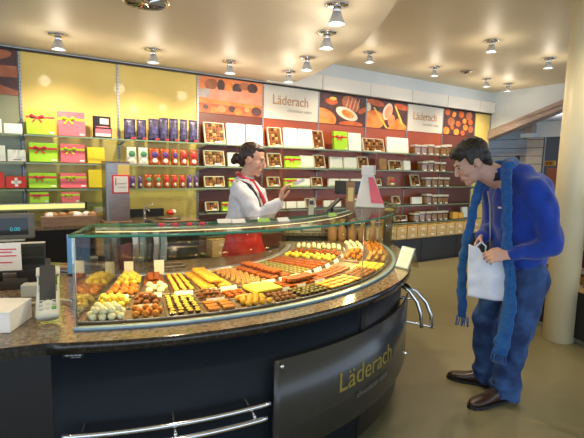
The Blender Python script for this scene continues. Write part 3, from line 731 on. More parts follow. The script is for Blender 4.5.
# chocolates
def cm(kind, m, m2=None):
    key = ('ch', kind, m, m2)
    def f():
        mb = MB()
        if kind == 'ball': mb.ell((0, 0, .017), (.0185, .0185, .0175), m, 12, 8); nm = 'truffle'
        elif kind == 'oval': mb.ell((0, 0, .012), (.014, .021, .013), m, 12, 7); nm = 'oval_praline'
        elif kind == 'square':
            mb.box(-.016, .016, -.016, .016, 0, .018, m, bev=.004); nm = 'square_praline'
            if m2: mb.ell((0, 0, .018), (.009, .009, .005), m2, 8, 5)
        elif kind == 'cup': mb.lathe([(.012, 0), (.0175, .016), (.017, .018)], m, 12); mb.ell((0, 0, .017), (.014, .014, .008), m2, 10, 5); nm = 'chocolate_cup'
        elif kind == 'log': mb.cap((-.026, 0, .011), .0115, (.026, 0, .011), .0115, m, 10); nm = 'chocolate_log'
        elif kind == 'cone': mb.lathe([(.017, 0), (.018, .006), (.012, .022), (.004, .034), (.001, .037)], m, 12); nm = 'chocolate_cone'
        elif kind == 'cluster':
            nm = 'nut_cluster'
            for k in range(5): mb.ell((random.uniform(-.009, .009), random.uniform(-.009, .009), .008+random.uniform(0, .01)), (.010, .008, .008), m, 7, 5)
        elif kind == 'slab': mb.box(-.024, .024, -.016, .016, 0, .010, m2 or m); mb.box(-.024, .024, -.016, .016, .010, .016, m); nm = 'chocolate_slab'
        return mb.build(nm)
    return key, f
def tray(name_id, r0, r1, a0, a1, kind, m, m2, dr, da, label, cat, layers=1, z=.955, trayz=True, jitter=.15, wide=False):
    if trayz:
        cx = pol((r0+r1)/2, (a0+a1)/2)
        t = MB()
        t.arc((C[0]-cx.x, C[1]-cx.y), r0-.012, r1+.008, a0-.25, a1+.25, 0, .006, 'traymetal', seg=4)
        t.arc((C[0]-cx.x, C[1]-cx.y), r0-.012, r0-.009, a0-.25, a1+.25, .0055, .012, 'steel', seg=4)
        t.arc((C[0]-cx.x, C[1]-cx.y), r1+.005, r1+.008, a0-.25, a1+.25, .0055, .012, 'steel', seg=4)
        o = t.build('serving_tray', loc=(cx.x, cx.y, z-.0125)); tag(o, 'steel tray under the '+label, 'tray', 'steel trays in the display case')
    key, f = cm(kind, m, m2); rm = (r0+r1)/2; width = math.radians(a1-a0)*rm - (da*.4 if kind in ('ball', 'oval', 'cone', 'cluster') else 0)
    if kind != 'slab' and kind != 'log' and not wide: dr *= .82; da *= .80; sz = .85
    else: sz = 1.0 if not wide else .95
    for L in range(layers):
        nr = max(1, int((r1-r0-dr*L)/dr)); na = max(1, int((width-da*L)/da))
        for i in range(nr):
            for j in range(na):
                rr_ = rm+(i-(nr-1)/2)*dr*(1 if L else (r1-r0)/(nr*dr)); aa = (a0+a1)/2+math.degrees((j-(na-1)/2)*da*(1 if L else width/(na*da))/rm)
                if kind in ('ball', 'oval', 'cone', 'cluster') and i % 2: aa += math.degrees(.5*da/rm)*(1 if na > 1 else 0)
                p = pol(rr_+random.uniform(-.003, .003), aa+random.uniform(-.10, .10), z-.0062+L*.026*sz)
                o = inst(key, f, p, math.radians(aa)+PI/2+random.uniform(-jitter, jitter), scale=tuple(sz*random.uniform(.97, 1.06) for _ in range(3)))
                tag(o, label, cat, label.split(' in the ')[0]+' tray '+name_id)
Tr = [
 ('one', 1.79, 1.925, -80.8, -75.9, 'ball', 'coco', None, .041, .040, 'round cream truffle in the leftmost front tray', 'truffle', 2),
 ('two', 1.645, 1.765, -81.0, -76.0, 'ball', 'yell', None, .041, .040, 'yellow-green truffle in the tray behind the cream truffles', 'truffle', 2),
 ('three', 1.79, 1.925, -75.4, -70.9, 'ball', 'orangechoc', None, .042, .042, 'light brown truffle in the second front tray from the left', 'truffle', 1),
 ('four', 1.645, 1.765, -75.4, -70.9, 'ball', 'choc', None, .041, .041, 'dark brown truffle behind the light brown truffles', 'truffle', 2),
 ('five', 1.65, 1.925, -70.3, -65.7, 'cup', 'dchoc', 'yell', .038, .037, 'dark cup with yellow top in the third front tray', 'chocolate', 1),
 ('six', 1.79, 1.925, -65.1, -60.9, 'slab', 'orangechoc', 'choc', .040, .052, 'flat orange-brown slice in the front, right of the yellow-topped cups', 'chocolate', 1),
 ('seven', 1.65, 1.765, -65.1, -60.9, 'cluster', 'choc', None, .034, .033, 'dark nut cluster in the tray behind the orange-brown slices', 'nut cluster', 2),
 ('eight', 1.79, 1.925, -60.3, -55.6, 'ball', 'ychoc', None, .040, .040, 'golden truffle in the front tray before the red squares', 'truffle', 1),
 ('nine', 1.65, 1.765, -60.3, -56.8, 'square', 'redchoc', 'orangechoc', .036, .036, 'small red-brown square praline behind the golden truffles', 'praline', 1),
 ('ten', 1.80, 1.925, -55.0, -50.8, 'oval', 'choc', None, .044, .034, 'brown oval praline in front of the pale yellow slab', 'praline', 1),
 ('eleven', 1.64, 1.77, -49.5, -39.5, 'slab', 'redchoc', 'redchoc', .034, .050, 'bright orange flat slice in the middle of the case', 'chocolate', 2),
 ('twelve', 1.80, 1.925, -50.2, -44.4, 'cup', 'dchoc', 'pistachio', .037, .037, 'dark dotted cup in front of the bright orange slices', 'chocolate', 1),
 ('thirteen', 1.80, 1.925, -43.8, -34.5, 'slab', 'ychoc', 'dchoc', .038, .054, 'golden-topped dark slice near the pane joint', 'chocolate', 1),
 ('fourteen', 1.65, 1.76, -38.8, -27.5, 'square', 'redchoc', None, .036, .036, 'red-brown square praline behind the golden-topped slices', 'praline', 1),
 ('fifteen', 1.79, 1.925, -33.9, -27.0, 'square', 'choc', 'orangechoc', .037, .037, 'brown square praline with a caramel dot near the right end', 'praline', 1),
 ('sixteen', 1.77, 1.925, -26.3, -20.5, 'slab', 'yell', 'yell', .038, .052, 'pale yellow slice near the right end of the case', 'chocolate', 1),
 ('seventeen', 1.78, 1.925, -19.7, -9.5, 'ball', 'tanchoc', None, .042, .085, 'tan truffle at the right end of the case', 'truffle', 2),
 ('eighteen', 1.78, 1.925, -8.5, 6.5, 'cone', 'orangechoc', None, .042, .085, 'brown chocolate cone at the far right end of the case', 'chocolate', 1),
 ('nineteen', 1.40, 1.575, -80.8, -74.8, 'ball', 'orangechoc', None, .042, .042, 'orange truffle in the second row at the left', 'truffle', 1),
 ('twenty', 1.20, 1.385, -80.8, -74.8, 'ball', 'yell', None, .042, .042, 'bright yellow truffle at the back left of the case', 'truffle', 2),
 ('twentyone', 1.40, 1.575, -74.0, -69.2, 'ball', 'wchoc', None, .045, .043, 'large pale yellow truffle in the second row', 'truffle', 1),
 ('twentytwo', 1.20, 1.385, -74.0, -69.2, 'square', 'redchoc', None, .040, .040, 'orange-red square praline behind the pale yellow truffles', 'praline', 2),
 ('twentythree', 1.21, 1.575, -68.4, -64.0, 'cup', 'redchoc', 'yell', .038, .036, 'orange cup with yellow top in the second row', 'chocolate', 1),
 ('twentyfour', 1.21, 1.575, -63.2, -56.4, 'log', 'ychoc', None, .032, .058, 'golden chocolate log in the second row', 'chocolate', 2),
 ('twentyfive', 1.21, 1.575, -55.6, -49.0, 'cluster', 'tanchoc', None, .035, .035, 'light brown nut cluster between the golden logs and orange logs', 'nut cluster', 1),
 ('twentysix', 1.21, 1.575, -48.2, -41.5, 'log', 'redchoc', None, .036, .058, 'orange-brown rolled log behind the pale yellow slab', 'chocolate', 2),
 ('twentyseven', 1.21, 1.575, -40.7, -34.4, 'square', 'pistachio', None, .040, .040, 'dark speckled square praline in the back row', 'praline', 1),
 ('twentyeight', 1.21, 1.575, -33.6, -25.6, 'slab', 'redchoc', 'orangechoc', .038, .052, 'orange flat slice behind the dark speckled squares', 'chocolate', 1),
 ('twentynine', 1.21, 1.575, -24.8, -17.4, 'ball', 'yell', None, .038, .072, 'lemon yellow truffle in the back row on the right', 'truffle', 1),
 ('thirty', 1.21, 1.575, -16.6, -9.2, 'oval', 'redchoc', None, .046, .072, 'red-brown oval praline between two rows of yellow truffles', 'praline', 1),
 ('thirtyone', 1.21, 1.575, -8.4, 0.5, 'ball', 'wchoc', None, .038, .072, 'pale yellow truffle in the farthest back row', 'truffle', 1),
 ('thirtytwo', 1.62, 1.755, -19.7, -8.5, 'ball', 'orangechoc', None, .042, .085, 'caramel truffle left of the tan truffles', 'truffle', 2),
 ('thirtythree', 1.62, 1.755, -7.5, 6.5, 'ball', 'coco', None, .042, .085, 'cream truffle at the far back right', 'truffle', 1),
]
def rem(a): return a+.50*max(0, (-64-a)/17)
for t in Tr:
    nid, r0, r1, a0, a1, kind, m, m2, dr, da, lab, cat, ly = t
    a0, a1 = rem(a0), rem(a1)
    tray(nid, r0, r1, a0, a1, kind, m, m2, dr, da, lab, cat, ly, wide=nid in ('seventeen', 'eighteen', 'thirtytwo', 'thirtythree', 'twentyone', 'thirtyone', 'twentynine'))
# pale yellow slab (one large block)
cx = pol(1.71, -53.3); t = MB(); OC = (C[0]-cx.x, C[1]-cx.y)
t.arc(OC, 1.64, 1.78, -55.9, -50.6, 0, .016, 'dchoc', seg=4).arc(OC, 1.64, 1.78, -55.9, -50.6, .016, .032, 'yell', seg=4)
o = t.build('chocolate_block', loc=(cx.x, cx.y, .943)); tag(o, 'large pale yellow chocolate block on a dark layer in the front row', 'chocolate')
# price tags
def ptag(w=.05):
    def f():
        r = empty('price_tag', (0, 0, 0))
        rot = Matrix.Rotation(.5, 4, 'X')
        MB().box(-w/2, w/2, -.001, .001, 0, .026, 'card', rot=Matrix.Rotation(-.5, 4, 'X')).build('card', r)
        MB().box(-w/2, w/2, 0, .016, 0, .002, 'alu').build('foot', r)
        return r
    return f
tags = [(1.605, a) for a in (-77.5, -71.5, -66.5, -61.5, -58, -52.3, -49, -45, -41.5, -37, -33, -28, -22, -15, -5)] + [(1.780, a) for a in (-73, -62.6, -57.6, -50.3, -46, -41)]
for k, (r_, a) in enumerate(tags):
    p = pol(r_, a, .943); wd = .09 if k % 2 == 0 else .065
    o = inst(('tag', wd), ptag(wd), p, math.radians(a)+PI/2)
    tag(o, ('white price card between the tray rows, ' + ordn[k] + ' from the left') if k < 15 else 'small white price card in the front trays, '+ordn[k-15]+' from the left', 'price card', 'price cards in the display case')
# bigger standing cards at the back of the case
for k, (a, r_, w, h, z) in enumerate([(-77.9, 1.17, .05, .08, .957), (-69.8, 1.18, .055, .085, .957)]):
    p = pol(r_, a, z); root = empty('standing_card', p, math.radians(a)+PI/2)
    MB().box(-w/2, w/2, -.002, .002, 0, h, 'cream').build('card', root); MB().box(-.015, .015, -.002, .012, 0, .004, 'alu').build('foot', root)
    tag(root, 'upright cream price card at the back of the case, '+('leftmost' if k == 0 else 'right') + ' of two', 'price card', 'upright cards behind the truffles')

# things on the glass top
ztop = 1.3175
for k, (a, r_, m) in enumerate([(-60.5, 1.72, 'card'), (-58.3, 1.74, 'card'), (-54, 1.76, 'grassgreen'), (-50.5, 1.78, 'card'), (-37.5, 1.78, 'grassgreen')]):
    p = pol(r_, a, ztop); root = empty('label_card', p, math.radians(a)+PI/2)
    MB().box(-.035, .035, -.001, .001, 0, .028, m, rot=Matrix.Rotation(-.9, 4, 'X')).build('card', root); MB().box(-.035, .035, 0, .02, 0, .0015, 'alu').build('foot', root)
    tag(root, ('lime green' if m == 'grassgreen' else 'white')+' label card lying on the glass top, '+ordn[k]+' from the left', 'card', 'label cards on the glass top')
def sweet():
    r = empty('wrapped_sweet', (0, 0, 0)); MB().ell((0, 0, .009), (.014, .010, .009), 'redrib', 10, 6).build('sweet', r)
    MB().loft([((.012, 0, .009), (0, .003, 0), (0, 0, .003)), ((.024, 0, .009), (0, .010, 0), (0, 0, .006))], 'purplebag', 8).loft([((-.012, 0, .009), (0, .003, 0), (0, 0, .003)), ((-.024, 0, .009), (0, .010, 0), (0, 0, .006))], 'purplebag', 8).build('wrapper_end', r); return r
for k, a in enumerate((-70.6, -68.7, -66.7, -64.8)):
    o = inst('sweet', sweet, pol(1.78, a, ztop), math.radians(a)+PI/2); tag(o, 'small red wrapped sweet on the glass top, '+ordn[k]+' from the left', 'sweet', 'wrapped sweets on the glass top')
# triangular leaflet tower
p = pol(1.76, -11.5, ztop); r = empty('leaflet_tower', p, -.35); tag(r, 'white triangular display tower with a red picture on the glass top', 'display')
mb = MB(); vs = [(-.08, -.06, 0), (.13, -.04, 0), (.10, .09, 0), (-.08, .08, 0), (-.045, -.02, .23), (.035, -.015, .23), (.03, .045, .23), (-.045, .04, .23)]
FB = [(0, 3, 2, 1), (4, 5, 6, 7), (0, 1, 5, 4), (1, 2, 6, 5), (2, 3, 7, 6), (3, 0, 4, 7)]
mb.faces(vs, FB, 'card').build('tapered_body', r)
MB().box(-.05, .04, -.03, .05, .231, .30, 'card', bev=.004).build('top_block', r)
MB().faces([(.035, -.0530, .03), (.125, -.044, .03), (.036, -.0175, .215), (.0, -.022, .215), (.035, -.056, .03), (.125, -.047, .03), (.036, -.0205, .215), (.0, -.025, .215)], [(0, 1, 2, 3), (7, 6, 5, 4)], 'pink').build('red_picture', r)
# leaflet holder
p = pol(1.70, -24, ztop); r = empty('leaflet_holder', p, 0); tag(r, 'narrow tan leaflet holder on the glass top before the monitor', 'leaflet holder')
MB().box(-.028, .028, -.005, .005, 0, .19, 'kraft', rot=Matrix.Rotation(-.08, 4, 'X')).build('leaflet', r)
MB().box(-.018, .018, -.0075, -.0055, .06, .15, 'yellow', rot=Matrix.Rotation(-.08, 4, 'X')).build('print', r); MB().box(-.03, .03, -.02, .04, 0, .004, 'plastic').build('base', r)
# end post jar
r = empty('glass_vase', (.845, 3.93, .93), 0); tag(r, 'tall narrow glass cylinder filled with sweets at the counter end', 'vase')
MB().lathe([(.032, .004), (.032, .245), (.030, .246)], 'nuts', 16).build('sweets', r)['kind'] = 'stuff'
MB().lathe([(.040, 0), (.040, .30), (.037, .30), (.037, .004)], 'plastic', 20).build('cylinder', r); MB().lathe([(.043, .30), (.043, .315), (.01, .325)], 'yellow', 18).build('lid', r)
# brown sweet bags standing behind the case
def kbag():
    r = empty('gift_bag', (0, 0, 0))
    MB().loft([((0, 0, q*.20), (.042*k, 0, 0), (0, .034*k, 0)) for q, k in ((0, .9), (.1, 1), (.55, .95), (.72, .35), (.8, .4), (1, .75))], 'kraft', 12).build('bag', r)
    MB().loft([((0, 0, .138), (.017, 0, 0), (0, .014, 0)), ((0, 0, .152), (.017, 0, 0), (0, .014, 0))], 'gold', 10).build('tie', r); return r
for k in range(6):
    o = inst('kbag', kbag, (.37+.092*k, 4.06+(.02 if k % 2 else 0), .93), .2*k); tag(o, 'brown paper sweet bag with gold tie behind the case, '+ordn[k]+' from the left', 'bag', 'brown sweet bags on the counter end')
# cash station: monitor, tablet and scale pole on a rear block
r = empty('till_block', (.28, 4.42, 0), .12); tag(r, 'dark till cabinet behind the right end of the case', 'cabinet')
MB().box(-.36, .36, -.2, .2, .07, .95, 'black').box(-.33, .33, -.17, .17, 0, .07, 'plinth').build('body', r); MB().box(-.38, .38, -.22, .22, .95, .98, 'granite').build('top', r); MB().box(-.345, .345, -.215, -.201, .1, .93, 'dark').build('door', r)
r = empty('till_monitor', (.54, 4.40, .94), 0); tag(r, 'black till monitor behind the tan leaflet', 'monitor')
MB().box(-.13, .13, -.02, .02, .40, .53, 'black', bev=.006, ).build('housing', r); MB().box(-.12, .12, -.022, -.0205, .41, .52, 'scr').build('screen', r); MB().cyl((0, .03), .018, .05, .45, 'black').box(-.09, .09, -.06, .09, .04, .052, 'black').build('stand', r)
r = empty('till_tablet', (.385, 4.34, .98), .2); tag(r, 'dark tilted till screen left of the black monitor', 'monitor')
rot = Matrix.Rotation(.9, 4, 'Y')
MB().box(-.10, .10, -.05, .05, -.008, .008, 'black', rot=Matrix.Translation((0, 0, .25)) @ Matrix.Rotation(-.75, 4, 'Y')).build('screen', r); MB().cyl((0, 0), .015, 0, .24, 'dark').box(-.05, .05, -.05, .05, 0, .012, 'dark').build('stand', r)
r = empty('scale', (.185, 4.40, .90), .1); tag(r, 'pale scale display on a pole beside the woman\'s hands', 'scale')
MB().box(-.025, .025, -.012, .012, .14, .38, 'term', bev=.004).build('display', r); MB().cyl((0, 0), .012, .10, .2, 'term').build('pole', r); MB().box(-.09, .09, -.10, .10, .082, .12, 'term', bev=.008).build('pan_base', r); MB().box(-.02, .02, -.0145, -.0125, .33, .37, 'scr').build('digits_window', r)
# tilted price sign on the granite at the right end
r = empty('notice_stand', (.745, 2.98, .931), -.95); tag(r, 'leaning white notice card in a blue frame on the granite edge', 'notice')
rot = Matrix.Rotation(-.45, 4, 'X')
MB().box(-.055, .055, -.003, .003, .004, .155, 'bluealu', rot=rot).build('frame', r); MB().box(-.048, .048, -.0045, -.0032, .012, .148, 'card', rot=rot).build('card', r)
MB().faces([(-.05, .062, .138), (.05, .062, .138), (.05, .12, .0), (-.05, .12, .0), (-.05, .065, .139), (.05, .065, .139), (.05, .123, .0), (-.05, .123, .0)], [(0, 1, 2, 3), (7, 6, 5, 4), (0, 3, 7, 4), (1, 5, 6, 2)], 'plastic').build('back_leg', r)
mb = MB()
for z in (.05, .07, .09, .11): mb.box(-.035, .03, -.0052, -.0046, z, z+.004, 'signgrey', rot=rot)
mb.build('print', r)
# added blue board imitating daylight reflected in the end glass; wine red carton behind
r = empty('blue_reflection_board', (-1.225, 2.62, .931), .45); tag(r, 'sky blue board imitating a reflection in the left end glass of the case', 'board')
MB().box(-.09, -.02, -.01, .01, .011, .24, 'bluereflect').box(-.017, .03, -.01, .01, .011, .24, 'bluereflect').build('board', r); MB().box(-.09, .09, -.01, .06, 0, .01, 'dark').build('foot', r)
r = empty('wine_carton', (-1.12, 2.80, .931), -.3); tag(r, 'wine red folded carton with a peaked top behind the case', 'carton')
MB().prism([(-.08, 0), (.09, 0), (.09, .16), (.01, .10), (-.08, .14)], -.05, .05, 'wine').build('carton', r).rotation_euler = (PI/2, 0, 0)
r = empty('foil_roll', (-.98, 3.02, .931), .3); tag(r, 'crumpled silver-blue foil bags behind the left of the case', 'foil bags')
mb = MB()
for k in range(5): mb.loft([((k*.045-.08, .01*(k % 2), 0), (.025, 0, 0), (0, .02, 0)), ((k*.045-.08+.008, 0, .12), (.022, 0, 0), (0, .014, 0)), ((k*.045-.085, .01, .24+.02*(k % 3)), (.028, 0, 0), (0, .006, 0))], ['alu', 'bluealu', 'black'][k % 3], 5, True, False)
mb.build('foil', r)
# metal tray stacks on worktop
for k, (x, y, rz) in enumerate([(-.80, 2.88, .5), (-1.42, 2.72, -.2)]):
    r = empty('card_tray', (x, y, .931), rz); tag(r, ['shallow grey tray with cards leaning behind the truffles', 'low silver tray beside the blue reflection board'][k], 'tray')
    MB().box(-.10, .10, -.06, .06, 0, .012, 'steel', bev=.003).build('base', r); MB().box(-.09, .08, -.04, -.03, .012, .04, 'steel', rot=Matrix.Rotation(.35, 4, 'X')).build('upright', r)

# ------------------------------------------------------------------ left wing things
# white box
r = empty('white_carton', (-1.13, 1.80, .931), .12); tag(r, 'white paper carton at the left edge beside the card terminal', 'carton')
MB().box(-.34, .035, -.13, .06, 0, .078, 'card', bev=.003).build('body', r); MB().box(-.342, .037, -.132, .062, .0782, .084, 'card', bev=.002).build('lid', r)
# card terminal
r = empty('card_terminal', (-1.03, 1.87, .931), -.12, 0); tag(r, 'pale grey card payment terminal with number keys', 'card terminal')
rot = Matrix.Rotation(.42, 4, 'X')
prof = [(-.085, .040, .018), (-.07, .047, .022), (0, .046, .024), (.08, .043, .027), (.15, .045, .030), (.165, .040, .022)]
vs = []
MB().loft([((0, y, .026), (w, 0, 0), (0, 0, h)) for y, w, h in prof], 'term', 20).build('body', r)
MB().box(-.036, .036, .075, .115, .046, .054, 'screen_g').build('screen', r); MB().box(-.036, .036, .040, .070, .044, .050, 'key').build('function_panel', r)
for i in range(3):
    for j in range(4):
        MB().box(-.032+i*.023, -.014+i*.023, -.055+j*.021, -.041+j*.021, .044, .050, 'gkey' if (i == 2 and j == 0) else 'key', bev=.002).build('key', r)
MB().box(-.046, -.012, .118, .165, .045, .060, 'term', bev=.003).box(.012, .046, .118, .165, .045, .060, 'term', bev=.003).build('paper_bay', r)
MB().box(-.010, .010, .125, .215, .046, .062, 'dark', bev=.003).build('card_reader', r)
MB().prism([(-.06, -.085), (.135, -.01), (.135, -.135), (.09, -.135)], -.03, .03, 'dark').build('stand', r).matrix_basis = Matrix(((0, 0, 1, 0), (1, 0, 0, 0), (0, 1, 0, .115), (0, 0, 0, 1)))
r.rotation_euler = (.66, 0, .46); r.location = V((-1.035, 1.87, .982))
# cable
o = MB().tube([(-1.03, 2.05, .945), (-1.12, 2.10, .937), (-1.22, 2.0, .937), (-1.35, 1.95, .937), (-1.5, 1.96, .937)], .006, 'term', 8).build('cable'); tag(o, 'pale cable running left from the card terminal', 'cable')
r = empty('junction_box', (-1.27, 2.17, .931), .2); tag(r, 'small grey box behind the card terminal', 'box')
MB().box(-.05, .05, -.03, .03, 0, .06, 'key', bev=.004).build('housing', r); MB().tube([(.05, 0, .03), (.08, -.01, .05), (.09, .02, .07), (.06, .03, .05)], .005, 'yellow', 8).build('yellow_cable', r)
r = empty('amber_stand', (-1.47, 2.02, .931), .3); tag(r, 'glowing orange promotional card at the left edge', 'card')
MB().box(-.13, .06, -.004, .004, 0, .17, 'amber').build('card', r); MB().box(.062, .10, -.02, .02, 0, .18, 'dark').build('side_post', r); MB().ell((-.02, -.006, .05), (.05, .002, .02), 'redrib').build('print', r)
# customer display
r = empty('price_display', (-1.60, 2.55, .931), .45); tag(r, 'dark customer display with cyan digits at the upper left', 'display')
MB().box(-.20, .11, -.02, .03, .215, .36, 'monitor', bev=.008).build('housing', r); MB().box(-.17, .08, -.0225, -.0205, .24, .335, 'scr').build('screen', r)
text('0.00', .030, .0006, 'cyan', r, 'digits', lambda x, y, z: V((.015+x, -.0235-z, .272+y)), 1.0)
MB().cyl((-.02, .005), .02, .0, .22, 'monitor').box(-.12, .08, -.05, .08, 0, .02, 'monitor', bev=.005).build('stand', r); MB().box(-.06, .06, -.03, .02, .205, .214, 'term').build('lower_ledge', r)
r = empty('paper_notice', (-1.49, 2.30, .931), .30); tag(r, 'white paper notice with red writing on a stand at the left', 'notice')
MB().box(-.16, .075, -.004, .004, .09, .235, 'card').build('sheet', r); mb = MB()
for k, z in enumerate((.20, .185, .165, .13)): mb.box(-.05, .055-.02*(k % 2), -.0055, -.0042, z, z+.006, 'redrib')
mb.build('red_writing', r); MB().box(-.14, .09, -.05, .05, 0, .035, 'dark', bev=.004).cyl((-.03, .01), .012, .03, .12, 'dark').box(-.16, .08, -.012, .012, .082, .09, 'dark').build('stand', r)
r = empty('laptop', (-1.44, 2.47, .931), .40); tag(r, 'dark till screen with pale top edge right of the paper notice', 'monitor')
MB().box(-.13, .06, -.005, .015, .06, .205, 'dark').build('housing', r); MB().box(-.13, .06, -.008, .016, .206, .212, 'cream').build('top_edge', r); MB().box(-.12, .05, -.008, -.0055, .09, .19, 'scr').box(-.12, .05, -.012, -.0085, .125, .135, 'dark').build('back_panel', r); MB().box(-.08, .05, -.04, .06, 0, .06, 'dark').build('stand', r)
r = empty('document_tray', (-1.27, 2.86, .931), .3); tag(r, 'grey stacked document tray left of the display case', 'tray')
MB().box(-.15, .14, -.05, .08, 0, .012, 'steel').box(-.15, .14, -.05, .08, .03, .04, 'steel').box(-.145, -.135, .07, .08, .01, .035, 'steel').box(.13, .14, .07, .08, .01, .035, 'steel').build('tiers', r); MB().box(-.10, .02, -.03, .06, .041, .048, 'card').build('paper', r)
r = empty('green_folder', (-1.75, 2.74, .931), .3); tag(r, 'dark green folder lying behind the till screen', 'folder')
MB().box(-.02, .22, -.08, .06, .0, .025, 'teal', bev=.003).build('cover', r)

# ------------------------------------------------------------------ ceiling lamps
lamps = [(-2.226, 4.367, 0, 'over the gift boxes, farthest left'), (-1.485, 4.839, 0, 'over the dark pouches'), (-.75, 5.298, 0, 'over the orange poster'), (-.085, 5.75, 0, 'nearest the lettered sign'), (.119, 5.02, 0, 'third along the curved edge'), (.266, 4.097, 0, 'second along the curved edge'), (.287, 3.411, 0, 'at the top middle of the picture'),
         (1.009, 6.381, 1, 'just right of the curved edge'), (2.371, 5.682, 1, 'largest above the man'), (3.505, 6.467, 1, 'beside the white column'), (2.146, 7.175, 1, 'in front of the farther lettered sign'), (3.29, 7.974, 1, 'left of the last pair over the man'), (3.836, 8.365, 1, 'closest to the far right wall')]
def lamp():
    r = empty('ceiling_lamp', (0, 0, 0))
    MB().lathe([(.02, -.001), (.082, -.001), (.085, -.008), (.05, -.016), (.02, -.017)], 'chrome', 24).build('mounting_ring', r)
    MB().lathe([(.030, -.012), (.030, -.05), (.022, -.06)], 'chrome', 16).build('neck', r)
    MB().lathe([(.028, -.045), (.040, -.075), (.058, -.125), (.062, -.135), (.058, -.135), (.036, -.08), (.02, -.06)], 'lampglass', 24).build('glass_shade', r)
    MB().ell((0, 0, -.105), (.026, .026, .022), 'bulb').build('bulb', r)
    return r
def spot(name, loc, target, energy, size, col=(1, .80, .55), blend=.8, rad=.05):
    L = bpy.data.lights.new(name, 'SPOT'); L.energy = energy; L.spot_size = math.radians(size); L.spot_blend = blend; L.color = col; L.shadow_soft_size = rad
    o = bpy.data.objects.new(name, L); COL.objects.link(o); o.location = loc
    o.rotation_euler = (V(target)-V(loc)).to_track_quat('-Z', 'Y').to_euler(); return o
for k, (x, y, hi, wh) in enumerate(lamps):
    z = 3.17 if hi else 2.765
    o = inst('lamp', lamp, (x, y, z)); tag(o, 'chrome ceiling spot lamp '+wh, 'ceiling lamp', 'chrome ceiling spot lamps')
    p = V((x, y, z-.15)); sproj = p.dot(d); dist = D-p.dot(n)
    PL = bpy.data.lights.new('lamp_glow', 'POINT'); PL.energy = 4.5; PL.color = (1, .86, .66); PL.shadow_soft_size = .06; po = bpy.data.objects.new('lamp_glow', PL); COL.objects.link(po); po.location = (x, y, z-.20)
    if dist < 1.6: spot('lamp_light', p, W(sproj+.1, .25, 1.5), 76, 110)
    else: spot('lamp_light', p, (x, y, 0) if hi else V((x-.5, y-.6, .9)), 60, 120)
r = empty('ceiling_vent', (-1.10, 3.42, 2.765)); tag(r, 'round chrome ceiling vent with radial fins at the top', 'ceiling vent')
MB().lathe([(.155, -.001), (.17, -.001), (.17, -.012), (.150, -.022), (.145, -.012)], 'chrome', 32, caps=False).build('rim', r)
mb = MB()
for k in range(24):
    a = 2*PI*k/24; mb.box(.03, .15, -.0025, .0025, -.018, -.002, 'chrome', rot=Matrix.Rotation(a, 4, 'Z') @ Matrix.Rotation(.5, 4, 'X'))
mb.build('fins', r); MB().ell((0, 0, -.012), (.035, .035, .012), 'chrome').cyl((0, 0), .148, -.003, -.001, 'dark').build('hub', r)
r = empty('smoke_detector', (2.71, 7.399, 3.17)); tag(r, 'small flat ceiling fitting between the upper spot lamps', 'ceiling fitting')
MB().lathe([(.09, -.001), (.09, -.012), (.05, -.03), (.01, -.032)], 'steel', 20).build('housing', r); MB().lathe([(.03, -.030), (.03, -.036)], 'dark', 12).build('sensor', r)

# ------------------------------------------------------------------ right side: wall, beam, hall, column
SR = 8.43; E = -n
def Q(t, back, z): p = n*(D-t) + d*(SR+back); return V((p.x, p.y, z))
# frame: local x = along wall towards camera (-n), local y = d (away), z up
Rq = math.atan2(E.y, E.x); Q0 = Q(0, 0, 0)
def qbox(mb, t0, t1, b0, b1, z0, z1, m): return mb.box(t0, t1, b0, b1, z0, z1, m)
def zb(t): return 2.40+.335*t
mb = MB(); P = [(-.02, zb(-.02)), (2.3, 3.17), (-.02, 3.17)]
mb.faces([(t, b, z) for b in (0, .15) for t, z in P], [(0, 1, 2), (5, 4, 3), (0, 3, 4, 1), (1, 4, 5, 2), (2, 5, 3, 0)], 'wall')
o = mb.build('wall_right', loc=Q0, rz=Rq); struct(o)
mb = MB(); mb.faces([(t, b, z) for b in (-.06, .17) for t, z in ((-.10, zb(-.10)-.17), (2.95, zb(2.25)+.235-.17), (2.95, 3.16), (2.3, 3.165), (-.10, zb(-.1)))], [(0, 1, 2, 3, 4), (9, 8, 7, 6, 5), (0, 5, 6, 1), (4, 3, 8, 9), (0, 4, 9, 5), (1, 6, 7, 2), (2, 7, 8, 3)], 'beam')
o = mb.build('timber_beam', loc=Q0, rz=Rq); tag(o, 'sloping grey-brown timber beam rising to the white column', 'beam')
def boards(mb, t0, t1, b, z0, z1, step, m):
    z = z0
    while z < z1: mb.box(t0, t1, b, b+.03, z, min(z+step-.012, z1), m); z += step
    mb.box(t0, t1, b+.012, b+.06, z0, z1, 'dark'); return mb
o = boards(MB(), -1.6, .54, .75, 0, 2.62, .19, 'siding').build('wall_hall', loc=Q0, rz=Rq); struct(o)
o = boards(MB(), -.35, .47, .62, 0, 1.98, .24, 'siding2').build('boarded_partition', loc=Q0, rz=Rq); tag(o, 'pale grey boarded partition behind the man\'s shoulder', 'partition')
mb = MB().box(.24, .34, .60, .618, 1.83, 1.93, 'dark').build('wall_socket', loc=Q0, rz=Rq); tag(mb, 'small black square plate on the pale boards, upper one', 'plate', 'black square plates')
mb = MB().box(.10, .20, .60, .618, 1.70, 1.80, 'dark').build('wall_socket', loc=Q0, rz=Rq); tag(mb, 'small black square plate on the pale boards, lower one', 'plate', 'black square plates')
MBf = MB().box(.55, 2.2, .75, .80, 2.30, 2.60, 'white').build('trim_4', loc=Q0, rz=Rq); struct(MBf)
r = empty('post', Q(.72, .60, 0), Rq); tag(r, 'boarded grey post with a capital beneath the sloping beam', 'post')
